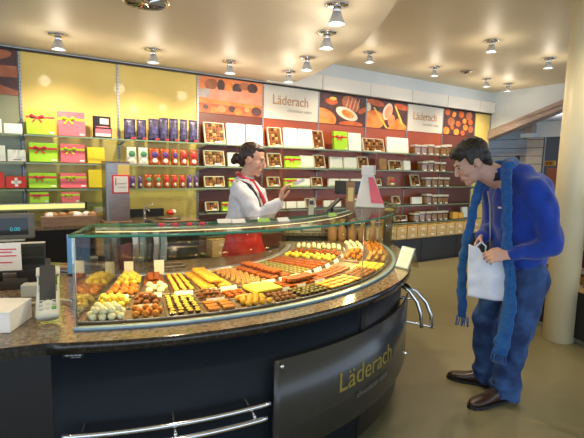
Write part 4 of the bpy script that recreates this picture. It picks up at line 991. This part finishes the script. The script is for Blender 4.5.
boards(MB(), -.16, .16, -.14, 0, 2.28, .16, 'siding2').box(-.14, .14, -.08, .0, 0, 2.28, 'siding2').build('shaft', r); MB().box(-.30, -.04, -.16, .0, 2.281, 2.36, 'wall').box(-.27, -.07, -.16, .0, 2.361, 2.52, 'beam').build('capital', r)
o = MB().box(-3.5, 5.0, 3.6, 3.7, 0, 2.9, 'dark').build('wall_far', loc=Q0, rz=Rq); struct(o)
o = MB().box(-3.5, 5.0, .18, 3.7, 2.9, 3.0, 'siding2').build('trim_3', loc=Q0, rz=Rq); struct(o)
r = empty('hall_lamp', Q(.30, 2.4, 2.62), Rq); tag(r, 'bright round lamp in the dark hall beside the column', 'lamp')
MB().lathe([(.06, .28), (.06, .02)], 'steel', 14).build('stem', r); MB().ell((0, 0, 0), (.10, .10, .04), 'bulb').build('bulb', r)
r = empty('hall_sign', Q(-.02, 2.0, 1.74), Rq); tag(r, 'small orange sign in the dark hall beside the column', 'sign')
MB().box(-.12, .38, -.02, .02, 0, .12, 'amber').build('board', r); mk = MB(); [mk.box(-.06+.08*q, -.01+.08*q, -.0225, -.0205, .03, .09, 'rust') for q in range(5)]; mk.build('faint_lettering', r); MB().cyl((0, .03), .015, -.435, 0, 'dark').build('post', r)
# hall shelf with goods under the sign
r = empty('hall_shelf', Q(.05, 1.9, 0), Rq); tag(r, 'dark hall shelf with bright packages under the orange sign', 'shelf')
MB().box(-.3, .9, 0, .3, 0, 1.3, 'dark').build('body', r)
for k in range(6):
    o = MB().box(-.09, .09, -.06, .06, 0, .10+.05*(k % 2), ['redrib', 'teal', 'bluealu'][k % 3], bev=.004).build('package', loc=Q(-.12+.19*k, 2.12, 1.303), rz=Rq); tag(o, ['red', 'green', 'pale blue'][k % 3]+' package on the dark hall shelf, '+ordn[k]+' from the left', 'package', 'packages on the hall shelf')
# column
r = empty('column', (2.60, 4.20, 0)); tag(r, 'round cream-white column at the right edge', 'column')
MB().lathe([(.135, 0), (.135, 3.168)], 'colwhite', 40).build('shaft', r)
# gondola behind the column
r = empty('display_gondola', (2.75, 3.7, 0), .17); tag(r, 'low black display cabinet behind the white column', 'cabinet')
MB().box(0, .7, 0, 1.5, .06, .50, 'black').box(.03, .67, .03, 1.47, 0, .06, 'alu').build('body', r); MB().box(.45, .49, 0, 1.5, .5, 1.65, 'maroon').build('back_panel', r)
for z in (.86, 1.22): MB().box(.14, .45, .0, 1.5, z, z+.012, 'shelfglass').build('glass_shelf', r)
MB().box(.0, .45, .0, 1.5, .501, .512, 'wood').build('top_board', r)
k = 0
for z in (.514, .873, 1.233):
    for j in range(7):
        y = .12+.2*j; loc = Matrix.Translation((2.75, 3.7, 0)) @ Matrix.Rotation(.17, 4, 'Z') @ V((.24, y, z))
        o = inst('gjar', tub(.16, .16), loc, .17-PI/2); o.rotation_euler = (0, 0, .17-PI/2)
        tag(o, 'clear sweet tub behind the column, '+{.514: 'bottom', .873: 'middle', 1.233: 'top'}[z]+' row, '+ordn[j]+' from the front', 'tub', 'tubs on the gondola'); k += 1

# ------------------------------------------------------------------ people
def finish(mb, name, voxel, mats, parent=None, smooth=6, fac=.5, matfn=None, disp=None):
    o = mb.build(name, None)
    md = o.modifiers.new('r', 'REMESH'); md.mode = 'VOXEL'; md.voxel_size = voxel; md.use_smooth_shade = True
    sm = o.modifiers.new('s', 'SMOOTH'); sm.factor = fac; sm.iterations = smooth
    dg = bpy.context.evaluated_depsgraph_get(); me = bpy.data.meshes.new_from_object(o.evaluated_get(dg))
    old = o.data; o.modifiers.clear(); o.data = me; bpy.data.meshes.remove(old)
    me.materials.clear()
    for m in mats: me.materials.append(M[m])
    me.name = name
    if disp: 
        from mathutils import noise
        amp, sc = disp
        vs = [(v.co.copy(), v.normal.copy()) for v in me.vertices]
        for v, (c, nn) in zip(me.vertices, vs): v.co = c + nn*amp*noise.noise(V((c.x*sc, c.y*sc, c.z*sc*.8)))
    for p in me.polygons:
        p.use_smooth = True; p.material_index = matfn(p.center) if matfn else 0
    if parent:
        o.parent = parent; o.matrix_parent_inverse = Matrix.Translation(-parent.location)
        for v in me.vertices: pass
    return o
def headmat(origin, F, U, s):
    F = V(F).normalized(); U = V(U); U = (U - F*U.dot(F)).normalized(); Lf = U.cross(F)
    R3 = Matrix((F, Lf, U)).transposed()
    return Matrix.Translation(origin) @ (R3*s).to_4x4()
def head(mb, T, m='x', fem=False):
    R3 = T.to_3x3()
    def e(c, r): mb.ell(T @ V(c), r, m, 18, 12, rot=R3)
    e((-.012, 0, .035), (.096, .076, .088)); e((.030, 0, -.025), (.062, .060, .088)); e((.030, 0, -.070), (.055, .052, .048)); e((.068, 0, -.103), (.022, .025, .019))
    e((.074 if fem else .080, 0, .022), (.018, .044, .012 if not fem else .016)); e((.055, .036, -.030), (.030, .026, .030)); e((.055, -.036, -.030), (.030, .026, .030)); e((.080, 0, -.070), (.018, .028, .016)); e((.086, 0, -.052), (.012, .018, .012))
    s = R3.col[0].length
    mb.cap(T @ V((.088, 0, .012)), .008*s, T @ V((.110, 0, -.030)), .011*s, m); e((.107, .010, -.036), (.010, .009, .008)); e((.107, -.010, -.036), (.010, .009, .008))
    for sg in (-1, 1): e((-.008, .078*sg, -.012), (.020, .009, .032)); e((-.004, .080*sg, -.034), (.011, .008, .012)); e((.0, -.0+.066*sg, -.012), (.018, .014, .018))
def facebits(parent, T, eyecol):
    R3 = T.to_3x3()
    def put(o):
        o.parent = parent; o.matrix_parent_inverse = Matrix.Translation(-parent.location); return o
    for sg in (-1, 1):
        put(MB().ell(T @ V((.0800, .031*sg, -.001)), (.010, .014, .0050), 'eyew', 14, 8, rot=R3).ell(T @ V((.0865, .031*sg, .001)), (.0052, .0125, .0052), eyecol, 10, 6, rot=R3).build('eye'))
        put(MB().ell(T @ V((.0925, .033*sg, .022)), (.0055, .020, .0030), eyecol, 12, 6, rot=R3).build('eyebrow'))
    put(MB().ell(T @ V((.0945, 0, -.066)), (.007, .021, .004), 'lip', 12, 6, rot=R3).ell(T @ V((.0925, 0, -.075)), (.008, .019, .005), 'lip', 12, 6, rot=R3).build('lips'))
def hand(mb, wrist, Dr, N, Sd, s=1.0, curl=(.35, .5, .4), m='x', thumb=.5, spread=.06):
    # wrist point, direction of the fingers, palm normal (curl goes towards it), thumb side
    wr = V(wrist); Dr = V(Dr).normalized(); N = V(N); N = (N-Dr*N.dot(Dr)).normalized(); Sd0 = V(Sd); Sx = Dr.cross(N).normalized()
    if Sx.dot(Sd0) < 0: Sx = -Sx
    P = lambda a, b, c: wr + (Dr*a + Sx*b + N*c)*s
    mb.loft([(P(-.01, 0, 0), Sx*.027*s, N*.020*s), (P(.02, .002, 0), Sx*.034*s, N*.017*s), (P(.06, .002, 0), Sx*.042*s, N*.014*s), (P(.095, 0, .002), Sx*.041*s, N*.011*s)], m, 14)
    for k, (L, r_) in enumerate(((.074, .0092), (.082, .0095), (.076, .0092), (.060, .0082))):
        b = .031-.0208*k; base = P(.090-.004*abs(k-1), b, .0); dirv = (Dr + Sx*(spread*(1.5-k))).normalized(); ang = 0; p = base
        for j, (fr, cu) in enumerate(zip((.45, .30, .25), curl)):
            ang += cu*(1+.12*k); v = dirv*math.cos(ang)+N*math.sin(ang); q = p+v*L*fr*s
            mb.cap(p, r_*s*(1-.06*j), q, r_*s*(.93-.07*j), m, 10); p = q
    p = P(.022, .024, .006); v1 = (Dr*.65+Sx*.75+N*.25).normalized(); q = p+v1*.042*s; mb.cap(p, .0135*s, q, .0115*s, m, 10)
    v2 = (Dr*.9+Sx*.25+N*thumb).normalized(); q2 = q+v2*.030*s; mb.cap(q, .011*s, q2, .0098*s, m, 10); v3 = (Dr*.9-Sx*.05+N*(thumb+.2)).normalized(); mb.cap(q2, .0098*s, q2+v3*.024*s, .008*s, m, 10)
def child_world(o, parent): o.parent = parent; o.matrix_parent_inverse = Matrix.Translation(-parent.location); return o

# ---- man
mp = empty('person', (1.42, 3.06, 0)); tag(mp, 'man in blue fleece and scarf leaning towards the display holding a white bag', 'person')
f = V((-.99, .08, 0)).normalized(); l = V((-f.y, f.x, 0))
if l.y > 0: l = -l
def mpnt(x, z, lat=0, y0=3.10): return V((x, y0, z)) + l*lat
Fh = V((-.86, .10, -.50)); Uh = V((-.48, .05, .86)); Th = headmat(V((1.205, 3.07, 1.660)), Fh, Uh, 1.17)
b = MB(); head(b, Th)
b.cap((1.42, 3.10, 1.55), .084, (1.275, 3.08, 1.61), .076, 'x', 16)
b.loft([((1.58, 3.1, .90), f*.13, l*.17), ((1.60, 3.1, 1.08), f*.12, l*.16), ((1.59, 3.1, 1.25), f*.13, l*.18), ((1.54, 3.1, 1.42), f*.12, l*.19), ((1.47, 3.1, 1.51), f*.09, l*.16), ((1.42, 3.1, 1.55), f*.07, l*.08)], 'x', 20)
NS, NE, NW = V((1.56, 2.90, 1.48)), V((1.655, 2.84, 1.14)), V((1.40, 2.85, 1.065))
FS, FE, FW = V((1.48, 3.31, 1.46)), V((1.50, 3.34, 1.17)), V((1.335, 3.13, 1.135))
for a, e_, w in ((NS, NE, NW), (FS, FE, FW)): b.cap(a, .056, e_, .042, 'x'); b.cap(e_, .042, w, .027, 'x')
hand(b, NW, (-.96, .12, -.10), (.1, .75, -.6), (0, .2, 1), 1.08, (.45, .6, .5), thumb=.7)
hand(b, FW, (-.55, -.45, -.62), (.3, -.6, -.3), (-.6, 0, .5), 1.05, (.4, .55, .5), thumb=.7)
NH, NK, NA = V((1.60, 2.99, .92)), V((1.535, 2.95, .52)), V((1.51, 2.99, .10))
FH, FK, FA = V((1.55, 3.20, .92)), V((1.45, 3.22, .52)), V((1.475, 3.22, .10))
for h_, k_, a_ in ((NH, NK, NA), (FH, FK, FA)): b.cap(h_, .085, k_, .055, 'x'); b.cap(k_, .055, a_, .040, 'x')
for a_, dr in ((NA, V((-.92, -.36, 0))), (FA, V((-.85, .40, 0)))): b.cap(a_-V((0, 0, .04)), .035, a_+dr*.14-V((0, 0, .06)), .03, 'x')
body = child_world(finish(b, 'body', .0052, ['skin_m'], smooth=3), mp)
facebits(mp, Th, 'hair_m')
R3 = Th.to_3x3(); hb = MB()
for c, r_ in (((-.018, 0, .052), (.101, .083, .084)), ((-.062, 0, .012), (.048, .072, .078)), ((-.02, .060, .025), (.045, .024, .045)), ((-.02, -.060, .025), (.045, .024, .045)), ((.020, .069, .016), (.014, .010, .032)), ((.020, -.069, .016), (.014, .010, .032)), ((.052, 0, .085), (.046, .062, .034)), ((.078, .010, .078), (.022, .042, .018)), ((-.075, 0, -.045), (.025, .055, .03))):
    hb.ell(Th @ V(c), r_, 'x', 18, 12, rot=R3)
child_world(finish(hb, 'hair', .007, ['hair_m'], smooth=4, disp=(.006, 40)), mp)
# fleece
j = MB()
j.loft([((1.575, 3.1, .955), f*.165, l*.20), ((1.585, 3.1, .985), f*.175, l*.215), ((1.595, 3.1, 1.08), f*.180, l*.220), ((1.585, 3.1, 1.22), f*.185, l*.232), ((1.565, 3.1, 1.34), f*.180+V((0, 0, .03)), l*.242), ((1.550, 3.1, 1.45), f*.165+V((0, 0, -.03)), l*.245), ((1.520, 3.1, 1.54), f*.130+V((0, 0, -.05)), l*.205), ((1.470, 3.1, 1.60), f*.098+V((0, 0, -.05)), l*.13), ((1.425, 3.1, 1.625), f*.086+V((0, 0, -.04)), l*.095)], 'x', 28)
for a, e_, w in ((NS, NE, NW), (FS, FE, FW)):
    j.cap(a, .098, a.lerp(e_, .5)+V((.015, 0, 0)), .090, 'x', 16); j.cap(a.lerp(e_, .5)+V((.015, 0, 0)), .090, e_, .080, 'x', 16); j.cap(e_, .080, e_.lerp(w, .72), .054, 'x', 16); 
    j.cap(e_.lerp(w, .72), .054, e_.lerp(w, .94), .044, 'x', 14)
j.ell((1.515, 3.1, 1.60), (.11, .14, .075), 'x'); j.ell((1.635, 3.08, 1.45), (.125, .18, .13), 'x'); j.ell((1.62, 3.1, 1.50), (.14, .18, .10), 'x'); j.ell((1.66, 3.1, 1.38), (.12, .20, .16), 'x')
fl = child_world(finish(j, 'fleece_jacket', .011, ['fleece'], smooth=24, disp=(.020, 11)), mp)
MBz = MB().tube([(1.352, 3.12, 1.46), (1.373, 3.12, 1.36), (1.385, 3.12, 1.22), (1.395, 3.12, 1.08), (1.40, 3.12, .99)], .006, 'zip', 6); child_world(MBz.build('zip'), mp)
child_world(MB().box(1.366, 1.372, 2.945, 2.985, 1.355, 1.366, 'card').build('chest_logo'), mp)
# collar (dark shirt)
child_world(MB().loft([((1.39, 3.09, 1.545), (.075, 0, .02), (0, .085, 0)), ((1.355, 3.09, 1.59), (.076, 0, .025), (0, .082, 0))], 'blackcloth', 18).build('shirt_collar'), mp)
child_world(MB().loft([((1.455, 3.1, 1.56), (.115, 0, .03), (0, .130, 0)), ((1.425, 3.1, 1.61), (.102, 0, .045), (0, .112, 0)), ((1.400, 3.1, 1.640), (.090, 0, .050), (0, .098, 0))], 'fleece', 24, caps=False).build('fleece_collar'), mp)
# scarf
def band(pts, ws, t=.014):
    mb = MB(); rings = []
    for i, p in enumerate(pts):
        p = V(p); tg = (V(pts[min(i+1, len(pts)-1)])-V(pts[max(i-1, 0)])).normalized(); ax = V((.75, -.66, 0)); ax = (ax-tg*ax.dot(tg)).normalized(); bx = tg.cross(ax)
        rings.append((p, ax*ws[i], bx*t))
    return mb.loft(rings, 'x', 14)
s_ = band([(1.43, 3.01, 1.635), (1.395, 2.965, 1.605), (1.365, 2.885, 1.50), (1.365, 2.860, 1.36), (1.385, 2.865, 1.20), (1.40, 2.88, 1.05), (1.42, 2.85, .93), (1.42, 2.83, .75), (1.395, 2.815, .55), (1.365, 2.80, .42)], [.042, .038, .034, .034, .036, .036, .038, .044, .050, .052])
s2 = band([(1.42, 3.18, 1.62), (1.355, 3.20, 1.57), (1.315, 3.20, 1.46), (1.285, 3.18, 1.32), (1.265, 3.19, 1.15), (1.245, 3.21, .95), (1.25, 3.21, .75), (1.275, 3.22, .52)], [.05, .040, .036, .034, .034, .036, .038, .038])
nk = MB(); pts = []
for k in range(17):
    a = math.radians(-95+k*190/16); c = V((1.392, 3.09, 1.615)); pts.append(c+V((math.cos(a)*.092, 0, math.cos(a)*.040+.012))+V((0, math.sin(a)*.108, 0)))
nk.tube(pts, .030, 'x', 12)
for mb_, nm in ((nk, 'scarf_wrap'), (s_, 'scarf_end'), (s2, 'scarf_end')): pass
bmj = MB()
sc = child_world(finish(s_, 'scarf_end', .008, ['scarf'], smooth=3, disp=(.010, 22)), mp)
sc2 = child_world(finish(s2, 'scarf_end', .008, ['scarf'], smooth=3, disp=(.010, 22)), mp)
sc3 = child_world(finish(nk, 'scarf_wrap', .008, ['scarf'], smooth=3, disp=(.010, 22)), mp)
for base, nn in (((1.363, 2.80, .42), 'fringe'), ((1.277, 3.22, .52), 'fringe')):
    mb = MB()
    for k in range(9):
        u = (k-4)*.0105; p = V(base)+V((.75*u, -.66*u, 0)); mb.tube([p+V((0, 0, .01)), p+V((random.uniform(-.006, .006), 0, -.03)), p+V((random.uniform(-.012, .012), random.uniform(-.006, .006), -.065))], .0035, 'scarf', 6)
    child_world(mb.build(nn), mp)
# jeans
g = MB()
g.loft([((1.575, 3.1, .80), f*.165, l*.19), ((1.585, 3.1, .88), f*.172, l*.195), ((1.585, 3.1, .975), f*.158, l*.185)], 'x', 24)
g.cap(NH-V((0, 0, .03)), .140, NK.lerp(NH, .5), .128, 'x', 18); g.cap(NK.lerp(NH, .5), .128, NK, .108, 'x', 18); g.cap(NK, .108, NA+V((.005, 0, .12)), .094, 'x', 18); g.cyl((NA.x+.01, NA.y), .102, .040, .22, 'x', 20, .092); g.ell((NA.x+.005, NA.y, .12), (.108, .104, .03), 'x')
g.cap(FH-V((0, 0, .03)), .125, FK.lerp(FH, .5), .105, 'x', 18); g.cap(FK.lerp(FH, .5), .105, FK, .086, 'x', 18); g.cap(FK, .094, FA+V((0, 0, .12)), .084, 'x', 18); g.cyl((FA.x+.005, FA.y), .092, .050, .22, 'x', 20, .082); g.ell((FA.x, FA.y, .13), (.098, .094, .03), 'x')
child_world(finish(g, 'jeans', .010, ['jeans'], smooth=4, disp=(.020, 13)), mp)
child_world(MB().box(1.55, 1.64, 2.905, 2.91, .76, .86, 'jeans', bev=.004).build('back_pocket'), mp)
# shoes
def shoe(heel, dr, yaw=None):
    dr = V(dr).normalized(); sd = V((-dr.y, dr.x, 0)); h = V(heel); up = V((0, 0, 1))
    mb = MB(); P = lambda a, z: h+dr*a+up*z
    mb.loft([(P(-.035, .055), sd*.028, up*.040), (P(-.01, .060), sd*.040, up*.050), (P(.05, .062), sd*.043, up*.055), (P(.10, .055), sd*.043, up*.046), (P(.16, .044), sd*.050, up*.034), (P(.22, .038), sd*.050, up*.028), (P(.265, .034), sd*.038, up*.022), (P(.29, .030), sd*.015, up*.012)], 'x', 18)
    mb.cap(P(.02, .08), .045, P(.03, .13), .050, 'x', 14)
    u = finish(mb, 'shoe', .006, ['shoe'], smooth=3); u = child_world(u, mp)
    so = MB(); out = []
    for z in (.0, .022):
        pass
    ring = [(-.045, .020), (-.03, .036), (.04, .044), (.10, .044), (.17, .053), (.23, .052), (.275, .038), (.298, .012)]
    pl = [(P(a, 0)+sd*w) for a, w in ring]+[(P(a, 0)-sd*w) for a, w in reversed(ring)]
    so.prism([(p.x, p.y) for p in pl], .001, .024, 'sole'); so_ = child_world(so.build('sole'), mp)
    lc = MB()
    for a in (.075, .098, .121): lc.tube([P(a, .098-(a-.075)*.3)+sd*.024, P(a+.006, .108-(a-.075)*.36), P(a, .098-(a-.075)*.3)-sd*.024], .0035, 'dark', 6)
    child_world(lc.build('laces'), mp)
shoe((1.50, 2.985, 0), (-.93, -.37, 0)); shoe((1.50, 3.205, 0), (-.86, .42, 0))
# bag
bg = MB(); bm = bg.bm; i0 = bg.mi('bag'); import mathutils
nx, nz = 18, 22; grid = {}
for sd_ in (-1, 1):
    for i in range(nx+1):
        for k in range(nz+1):
            u, v = i/nx, k/nz; x = 1.20+.25*u+.015*(1-v); z = .745+.335*v-.03*math.sin(u*PI)*v; th = .006+.030*math.sin(u*PI)*(.35+.65*(1-v))
            nn = mathutils.noise.noise(V((x*16, z*14, sd_*3)))*.010; y = 2.955+.10*(1-u)*0+sd_*th+nn+ (.0)
            if v > .93: z += .025*(1 if u < .25 else 0)
            grid[sd_, i, k] = bm.verts.new((x, y-(u-.5)*.10, z))
for sd_ in (-1, 1):
    for i in range(nx):
        for k in range(nz):
            q = bm.faces.new((grid[sd_, i, k], grid[sd_, i+1, k], grid[sd_, i+1, k+1], grid[sd_, i, k+1])); q.material_index = i0; q.smooth = True
for k in range(nz):
    for i in (0, nx): bm.faces.new((grid[-1, i, k], grid[-1, i, k+1], grid[1, i, k+1], grid[1, i, k])).smooth = True
for i in range(nx): bm.faces.new((grid[-1, i, 0], grid[-1, i+1, 0], grid[1, i+1, 0], grid[1, i, 0]))
r = empty('shopping_bag', (1.33, 2.955, .745)); tag(r, 'crumpled white bag held by the man in front of his legs', 'bag')
child_world(bg.build('bag_body'), r)
child_world(MB().tube([(1.24, 2.99, 1.06), (1.245, 2.98, 1.10), (1.27, 2.98, 1.125), (1.30, 2.97, 1.10), (1.30, 2.97, 1.05)], .006, 'bag', 8).build('handle'), r)

# ---- woman
wp = empty('person', (-.38, 3.60, 0)); tag(wp, 'saleswoman in white blouse and red apron behind the display case', 'person')
f = V((.97, -.22, 0)).normalized(); l = V((-f.y, f.x, 0)); rg = -l   # rg: her right side, towards the camera
Fh = V((.93, -.22, -.20)); Tw = headmat(V((-.322, 3.60, 1.645)), Fh, V((.2, 0, 1)), 1.02)
b = MB(); head(b, Tw, fem=True)
b.cap((-.385, 3.60, 1.47), .056, (-.350, 3.60, 1.57), .050, 'x', 16)
b.loft([((-.39, 3.6, .85), f*.10, l*.15), ((-.38, 3.6, 1.0), f*.11, l*.16), ((-.385, 3.6, 1.15), f*.09, l*.12), ((-.36, 3.6, 1.30), f*.11, l*.14), ((-.375, 3.6, 1.42), f*.09, l*.15), ((-.385, 3.6, 1.48), f*.05, l*.07)], 'x', 20)
WS, WE, WW = V((-.400, 3.42, 1.405)), V((-.245, 3.36, 1.190)), V((-.095, 3.38, 1.335))
VS, VE, VW = V((-.345, 3.78, 1.405)), V((-.275, 3.80, 1.17)), V((-.145, 3.62, 1.155))
for a, e_, w in ((WS, WE, WW), (VS, VE, VW)): b.cap(a, .045, e_, .034, 'x'); b.cap(e_, .034, w, .023, 'x')
hand(b, WW, (.22, 0, .95), (.8, .2, -.1), (.3, -.9, .1), 1.0, (.35, .45, .4), thumb=.3, spread=.01)
hand(b, VW, (.95, -.15, -.22), (0, -.2, -.9), (0, -.9, 0), .92, (.4, .5, .4), thumb=.6)
for lat in (-.09, .09):
    h_ = V((-.39, 3.6, .86))+l*lat; b.cap(h_, .08, h_-V((0, 0, .42)), .05, 'x'); b.cap(h_-V((0, 0, .42)), .05, h_-V((0, 0, .80)), .035, 'x'); b.cap(h_-V((0, 0, .83)), .032, h_-V((0, 0, .835))+f*.13, .024, 'x')
child_world(finish(b, 'body', .0052, ['skin'], smooth=3), wp)
facebits(wp, Tw, 'hair_w')
R3 = Tw.to_3x3(); hb = MB()
for c, r_ in (((-.026, 0, .056), (.098, .081, .078)), ((-.068, 0, .010), (.045, .070, .072)), ((-.02, .062, .035), (.052, .020, .048)), ((-.02, -.062, .035), (.052, .020, .048)), ((.038, 0, .088), (.040, .056, .026)), ((-.128, 0, -.022), (.042, .044, .042)), ((-.150, 0, -.048), (.026, .03, .028)), ((-.10, 0, -.005), (.03, .034, .034)), ((-.07, 0, -.05), (.03, .045, .03))):
    hb.ell(Tw @ V(c), r_, 'x', 18, 12, rot=R3)
child_world(finish(hb, 'hair', .007, ['hair_w'], smooth=2, disp=(.006, 45)), wp)
j = MB()
j.loft([((-.385, 3.6, 1.085), f*.125, l*.150), ((-.382, 3.6, 1.15), f*.145, l*.155), ((-.370, 3.6, 1.22), f*.155, l*.168), ((-.352, 3.6, 1.32), f*.150, l*.172), ((-.362, 3.6, 1.40), f*.130, l*.178), ((-.380, 3.6, 1.46), f*.090, l*.150), ((-.388, 3.6, 1.495), f*.062, l*.075)], 'x', 26)
j.cap(WS, .066, WS.lerp(WE, .55)-V((.0, 0, .01)), .070, 'x', 16); j.cap(WS.lerp(WE, .55)-V((0, 0, .01)), .070, WE, .056, 'x', 16); j.cap(WE, .062, WE.lerp(WW, .6), .054, 'x', 16); j.cap(WE.lerp(WW, .6), .054, WE.lerp(WW, .88), .044, 'x', 16)
j.cap(VS, .066, VE, .055, 'x', 16); j.cap(VE, .055, VE.lerp(VW, .8), .040, 'x', 16)
child_world(finish(j, 'blouse', .009, ['shirtb'], smooth=4, disp=(.020, 16)), wp)
# cuff, collar
child_world(MB().loft([((WE.lerp(WW, .84)), (.036, 0, -.022), (0, .042, 0)), ((WE.lerp(WW, 1.0)), (.034, 0, -.020), (0, .040, 0))], 'shirtb', 16).build('cuff'), wp)
child_world(MB().loft([((-.388, 3.6, 1.470), f*.072, l*.078), ((-.375, 3.6, 1.515), f*.066+V((0, 0, -.012)), l*.064)], 'shirtb', 20, caps=False).build('collar'), wp)
pts = [V((-.380, 3.6, 1.505))+f*math.cos(a)*.068+l*math.sin(a)*.070+V((0, 0, -.028*math.cos(a))) for a in [2*PI*k/20 for k in range(21)]]
child_world(MB().tube(pts, .012, 'redrib', 10).build('neckerchief'), wp)
p0 = V((-.31, 3.56, 1.470))
child_world(MB().loft([(p0, (.012, 0, 0), (0, .012, 0)), (V((-.272, 3.500, 1.42)), (.012, 0, .006), (0, .008, 0)), (V((-.225, 3.475, 1.34)), (.013, 0, .008), (0, .006, 0)), (V((-.195, 3.475, 1.26)), (.014, 0, .008), (0, .005, 0))], 'redrib', 10).build('ribbon_end'), wp)
# dark bib straps and bib
st = MB(); st.tube([(-.435, 3.50, 1.462), (-.39, 3.475, 1.468), (-.335, 3.475, 1.445), (-.285, 3.455, 1.38), (-.255, 3.455, 1.30), (-.245, 3.47, 1.20)], .013, 'blackcloth', 8); child_world(st.build('apron_strap'), wp)
st = MB().loft([((-.378, 3.6, 1.075), f*.140, l*.170), ((-.378, 3.6, 1.165), f*.150, l*.166)], 'blackcloth', 26); child_world(st.build('waistband'), wp)
ap = MB().loft([((-.385, 3.6, .48), f*.20, l*.235), ((-.385, 3.6, .70), f*.185, l*.215), ((-.385, 3.6, .88), f*.165, l*.198), ((-.380, 3.6, 1.00), f*.145, l*.180), ((-.378, 3.6, 1.078), f*.125, l*.155)], 'x', 26)
child_world(finish(ap, 'apron', .010, ['apron'], smooth=3, disp=(.026, 13)), wp)
tr = MB()
for lat in (-.09, .09):
    h_ = V((-.39, 3.6, .62))+l*lat; tr.cap(h_, .085, V((h_.x, h_.y, .10)), .065, 'x', 16)
child_world(finish(tr, 'trousers', .012, ['blackcloth'], smooth=3), wp)
for lat in (-.09, .09):
    h_ = V((-.39, 3.6, 0))+l*lat; mb = MB().loft([(h_-f*.06+V((0, 0, .035)), l*.03, V((0, 0, .034))), (h_+V((0, 0, .045)), l*.042, V((0, 0, .044))), (h_+f*.12+V((0, 0, .03)), l*.042, V((0, 0, .028))), (h_+f*.19+V((0, 0, .02)), l*.022, V((0, 0, .016)))], 'sole', 14); child_world(mb.build('shoe'), wp)
# slip of paper in her hand
o = MB().box(-.045, .045, -.002, .002, -.012, .012, 'card', rot=Matrix.Rotation(-.45, 4, 'Y')).build('paper_slip', loc=(.045, 3.37, 1.482)); tag(o, 'small white paper slip held up in the saleswoman\'s fingers', 'paper')

# ------------------------------------------------------------------ light
w = bpy.data.worlds.new('World'); bpy.context.scene.world = w; w.use_nodes = True
w.node_tree.nodes['Background'].inputs['Color'].default_value = (.66, .80, 1.0, 1); w.node_tree.nodes['Background'].inputs['Strength'].default_value = 2.1
def area(name, loc, target, sx, sy, energy, col):
    L = bpy.data.lights.new(name, 'AREA'); L.shape = 'RECTANGLE'; L.size = sx; L.size_y = sy; L.energy = energy; L.color = col
    o = bpy.data.objects.new(name, L); COL.objects.link(o); o.location = loc; o.rotation_euler = (V(target)-V(loc)).to_track_quat('-Z', 'Y').to_euler(); return o
PL = bpy.data.lights.new('hall_light', 'POINT'); PL.energy = 40; PL.color = (.9, .95, 1); PL.shadow_soft_size = .1; po = bpy.data.objects.new('hall_light', PL); COL.objects.link(po); po.location = Q(.30, 2.3, 2.5)
# display case lamps (light of the tube under the glass top)
for a in (-76, -64, -52, -40, -28, -16, -4):
    p = pol(1.66, a, 1.272); o = area('case_light', p, pol(1.60, a, .9), .26, .02, 3.1, (1, .72, .28)); o.rotation_euler = (0, 0, math.radians(a)+PI/2)
# more of the shop's ceiling spots, over the parts of the room behind and beside the camera
for x, y, z in ((-1.6, 1.2, 2.7), (.0, 1.0, 2.7), (-2.6, 2.6, 2.7), (3.0, 3.6, 3.1), (1.6, 4.6, 3.1)):
    spot('shop_light', (x, y, z), (x, y, 0), 45, 140)

# ------------------------------------------------------------------ camera
cd = bpy.data.cameras.new('camera'); cam = bpy.data.objects.new('camera', cd); COL.objects.link(cam); bpy.context.scene.camera = cam
cd.sensor_width = 36; cd.lens = 450/584*36; cd.clip_start = .05
up = V((92, 3750, -441.7)).normalized()   # world up seen in camera axes (right, up, forward)
Fc = V((0, 0, 1)); Yw = (Fc-up*Fc.dot(up)).normalized(); Xw = V((Yw.y*up.z-Yw.z*up.y, Yw.z*up.x-Yw.x*up.z, Yw.x*up.y-Yw.y*up.x))
if Xw.x < 0: Xw = -Xw
right = V((Xw.x, Yw.x, up.x)); upc = V((Xw.y, Yw.y, up.y)); fwd = V((Xw.z, Yw.z, up.z))
Mx = Matrix((right, upc, -fwd)).transposed().to_4x4(); Mx.translation = V((0, 0, 1.6)); cam.matrix_world = Mx

# bring everything to real size
K = .9
bpy.context.view_layer.update()
for o in list(bpy.context.scene.objects):
    if o.parent is None:
        o.location = o.location*K
        if o.type not in ('CAMERA',): o.scale = o.scale*K
        if o.type == 'LIGHT':
            o.scale = (1, 1, 1); pass
sc_ = set()
for o in bpy.context.scene.objects:
    if o.type == 'LIGHT' and o.data.name not in sc_:
        sc_.add(o.data.name); o.data.energy *= K*K
        if o.data.type == 'AREA': o.data.size *= K; o.data.size_y *= K
vs_ = bpy.context.scene.view_settings
vs_.view_transform = 'Standard'; vs_.look = 'None'; vs_.exposure = 0.05; vs_.gamma = 1.0; vs_.use_curve_mapping = False
